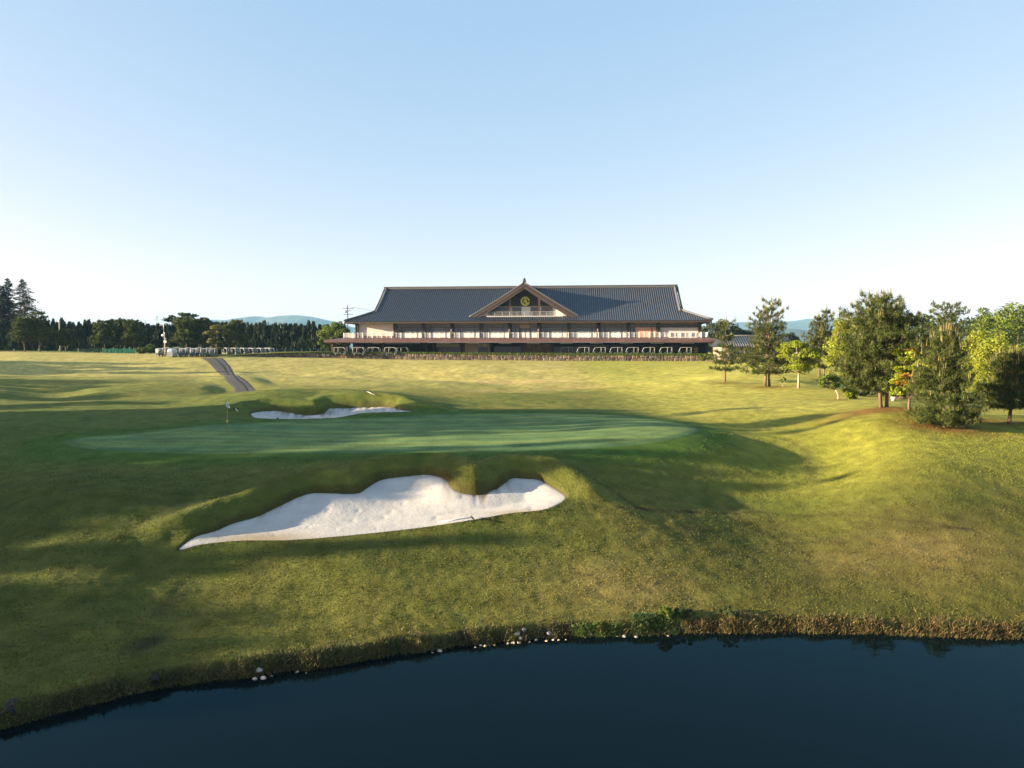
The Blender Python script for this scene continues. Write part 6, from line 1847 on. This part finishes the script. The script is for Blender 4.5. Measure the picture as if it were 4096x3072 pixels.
M['blade'] = leaf_mat('grass_blades', (1, 1, 1), 0.3)
def blades(name, X, Y, H_, W_, col, r, lean=.5, kind='stuff', zoff=0.0):
    n = len(X)
    Z = np.array([0.0] * n)
    i = np.clip(np.searchsorted(rows, Y) - 1, 0, nR - 2)
    t = (Y - rows[i]) / (rows[i + 1] - rows[i])
    def rz(k):
        u = X / np.sqrt((np.maximum(rows[k], 0) + 1.0) ** 2 + 100.0)
        j = np.clip(np.searchsorted(us, u) - 1, 0, nC - 2); s = (u - us[j]) / (us[j + 1] - us[j])
        return GZ[k, j] * (1 - s) + GZ[k, j + 1] * s
    Z = rz(i) * (1 - t) + rz(i + 1) * t
    P = np.stack([X, Y, Z - .01 + zoff], 1)
    D = unit(np.array([[0, 0, 1.0]]) + r.normal(0, lean, (n, 3)) * np.array([1, 1, .2]))
    V, F = needle_tris(P, D, H_, W_, r)
    me = np_mesh(name, V, F, M['blade'], attr=np.repeat(col, 3, axis=0))
    o = bpy.data.objects.new(name, me); put(o); o['kind'] = kind
    return o
def ground_col(X, Y):
    i = np.clip(np.searchsorted(rows, Y), 0, nR - 1)
    u = X / np.sqrt((np.maximum(Y, 0) + 1.0) ** 2 + 100.0)
    j = np.clip(np.searchsorted(us, u), 0, nC - 1)
    return C[i, j], sd_g[i, j], sd_n[i, j], ds[i, j]
br = np.random.default_rng(55)
n = 330000
Y = 18 + (52 - 18) * br.random(n) ** 1.25
X = br.uniform(-.78, .78, n) * np.sqrt((Y + 1) ** 2 + 100)
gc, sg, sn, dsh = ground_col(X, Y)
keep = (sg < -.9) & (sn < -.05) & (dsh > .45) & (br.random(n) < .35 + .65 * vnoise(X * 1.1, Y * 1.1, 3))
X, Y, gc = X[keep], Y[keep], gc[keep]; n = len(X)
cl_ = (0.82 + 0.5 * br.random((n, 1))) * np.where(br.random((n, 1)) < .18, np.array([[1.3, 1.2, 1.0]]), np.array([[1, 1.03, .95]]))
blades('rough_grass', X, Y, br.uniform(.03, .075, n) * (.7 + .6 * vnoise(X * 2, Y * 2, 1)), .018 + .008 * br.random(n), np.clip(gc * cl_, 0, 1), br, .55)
# dry tufts hanging over the bank
n = 46000
X = br.uniform(-17, 21, n); off = np.abs(br.normal(0, 1, n)) * (.16 + .26 * vnoise(X * .8, X * 0 + 7, 4)) + .03
Y = shore_y(X) + off
den = np.where(X > 4.3, 1.0, np.where(X < -4, .75, .45)) * (.35 + .65 * vnoise(X * 2.2, X * 0 + 3, 2))
keep = br.random(n) < den; X, Y, off = X[keep], Y[keep], off[keep]; n = len(X)
dry = np.where((X > 4.5)[:, None], np.array([[.15, .105, .042]]), np.array([[.11, .095, .036]])) * (.45 + 1.1 * br.random((n, 1)))
gr = np.array([[.075, .095, .026]]) * (.5 + br.random((n, 1)))
col = np.where(br.random((n, 1)) < .28, gr, dry)
blades('bank_grass', X, Y, br.uniform(.08, .28, n) * np.where(X > 4.5, .82, .9), .012 + .01 * br.random(n), col, br, .75)
# bright green water plants
def patch(px0, px1, up, n, colr, hh, name):
    P = br.uniform(px0, px1, n); u = br.random(n)
    xs2, ys2 = [], []
    for p, q in zip(P, u):
        base = np.interp(p, [s[0] for s in shore_px], [s[1] for s in shore_px])
        x, y, _ = at(p, base, _zero_d(p, base)); xs2.append(x); ys2.append(y + .04 + q * up)
    X, Y = np.array(xs2), np.array(ys2)
    col = np.array([colr]) * (.5 + br.random((n, 1)))
    blades(name, X, Y, br.uniform(.3, 1, n) * hh, .02 + .012 * br.random(n), col, br, .8)
patch(572, 622, .38, 2600, (.10, .16, .035), .16, 'water_plants')
patch(635, 680, .8, 4200, (.058, .112, .034), .22, 'water_plants')
x, y, _ = at(672, 636, _zero_d(672, 636)); y += .75
broadleaf('bush', (x, y, gz_at(x, y) - .05), .5, .36, .32, 'mid', 'small leafy bush on the bank where the dry reeds begin', 'bush', seed=801, z0=.02, clumps=18, per=110, leaf=.07, trunk_r=.02)
for (px, py, lab, sd) in [(735, 622, 'scrubby dark tuft on the bank above the dry reeds, left one', 802), (690, 622, 'scrubby dark tuft on the bank right beside the small leafy bush', 803)]:
    x, y, _ = at(px, 634, _zero_d(px, 634)); y += .7
    broadleaf('bush', (x, y, gz_at(x, y) - .05), .4, .42, .32, 'dark', lab, 'bush', seed=sd, z0=.02, clumps=14, per=90, leaf=.06, trunk_r=.02)
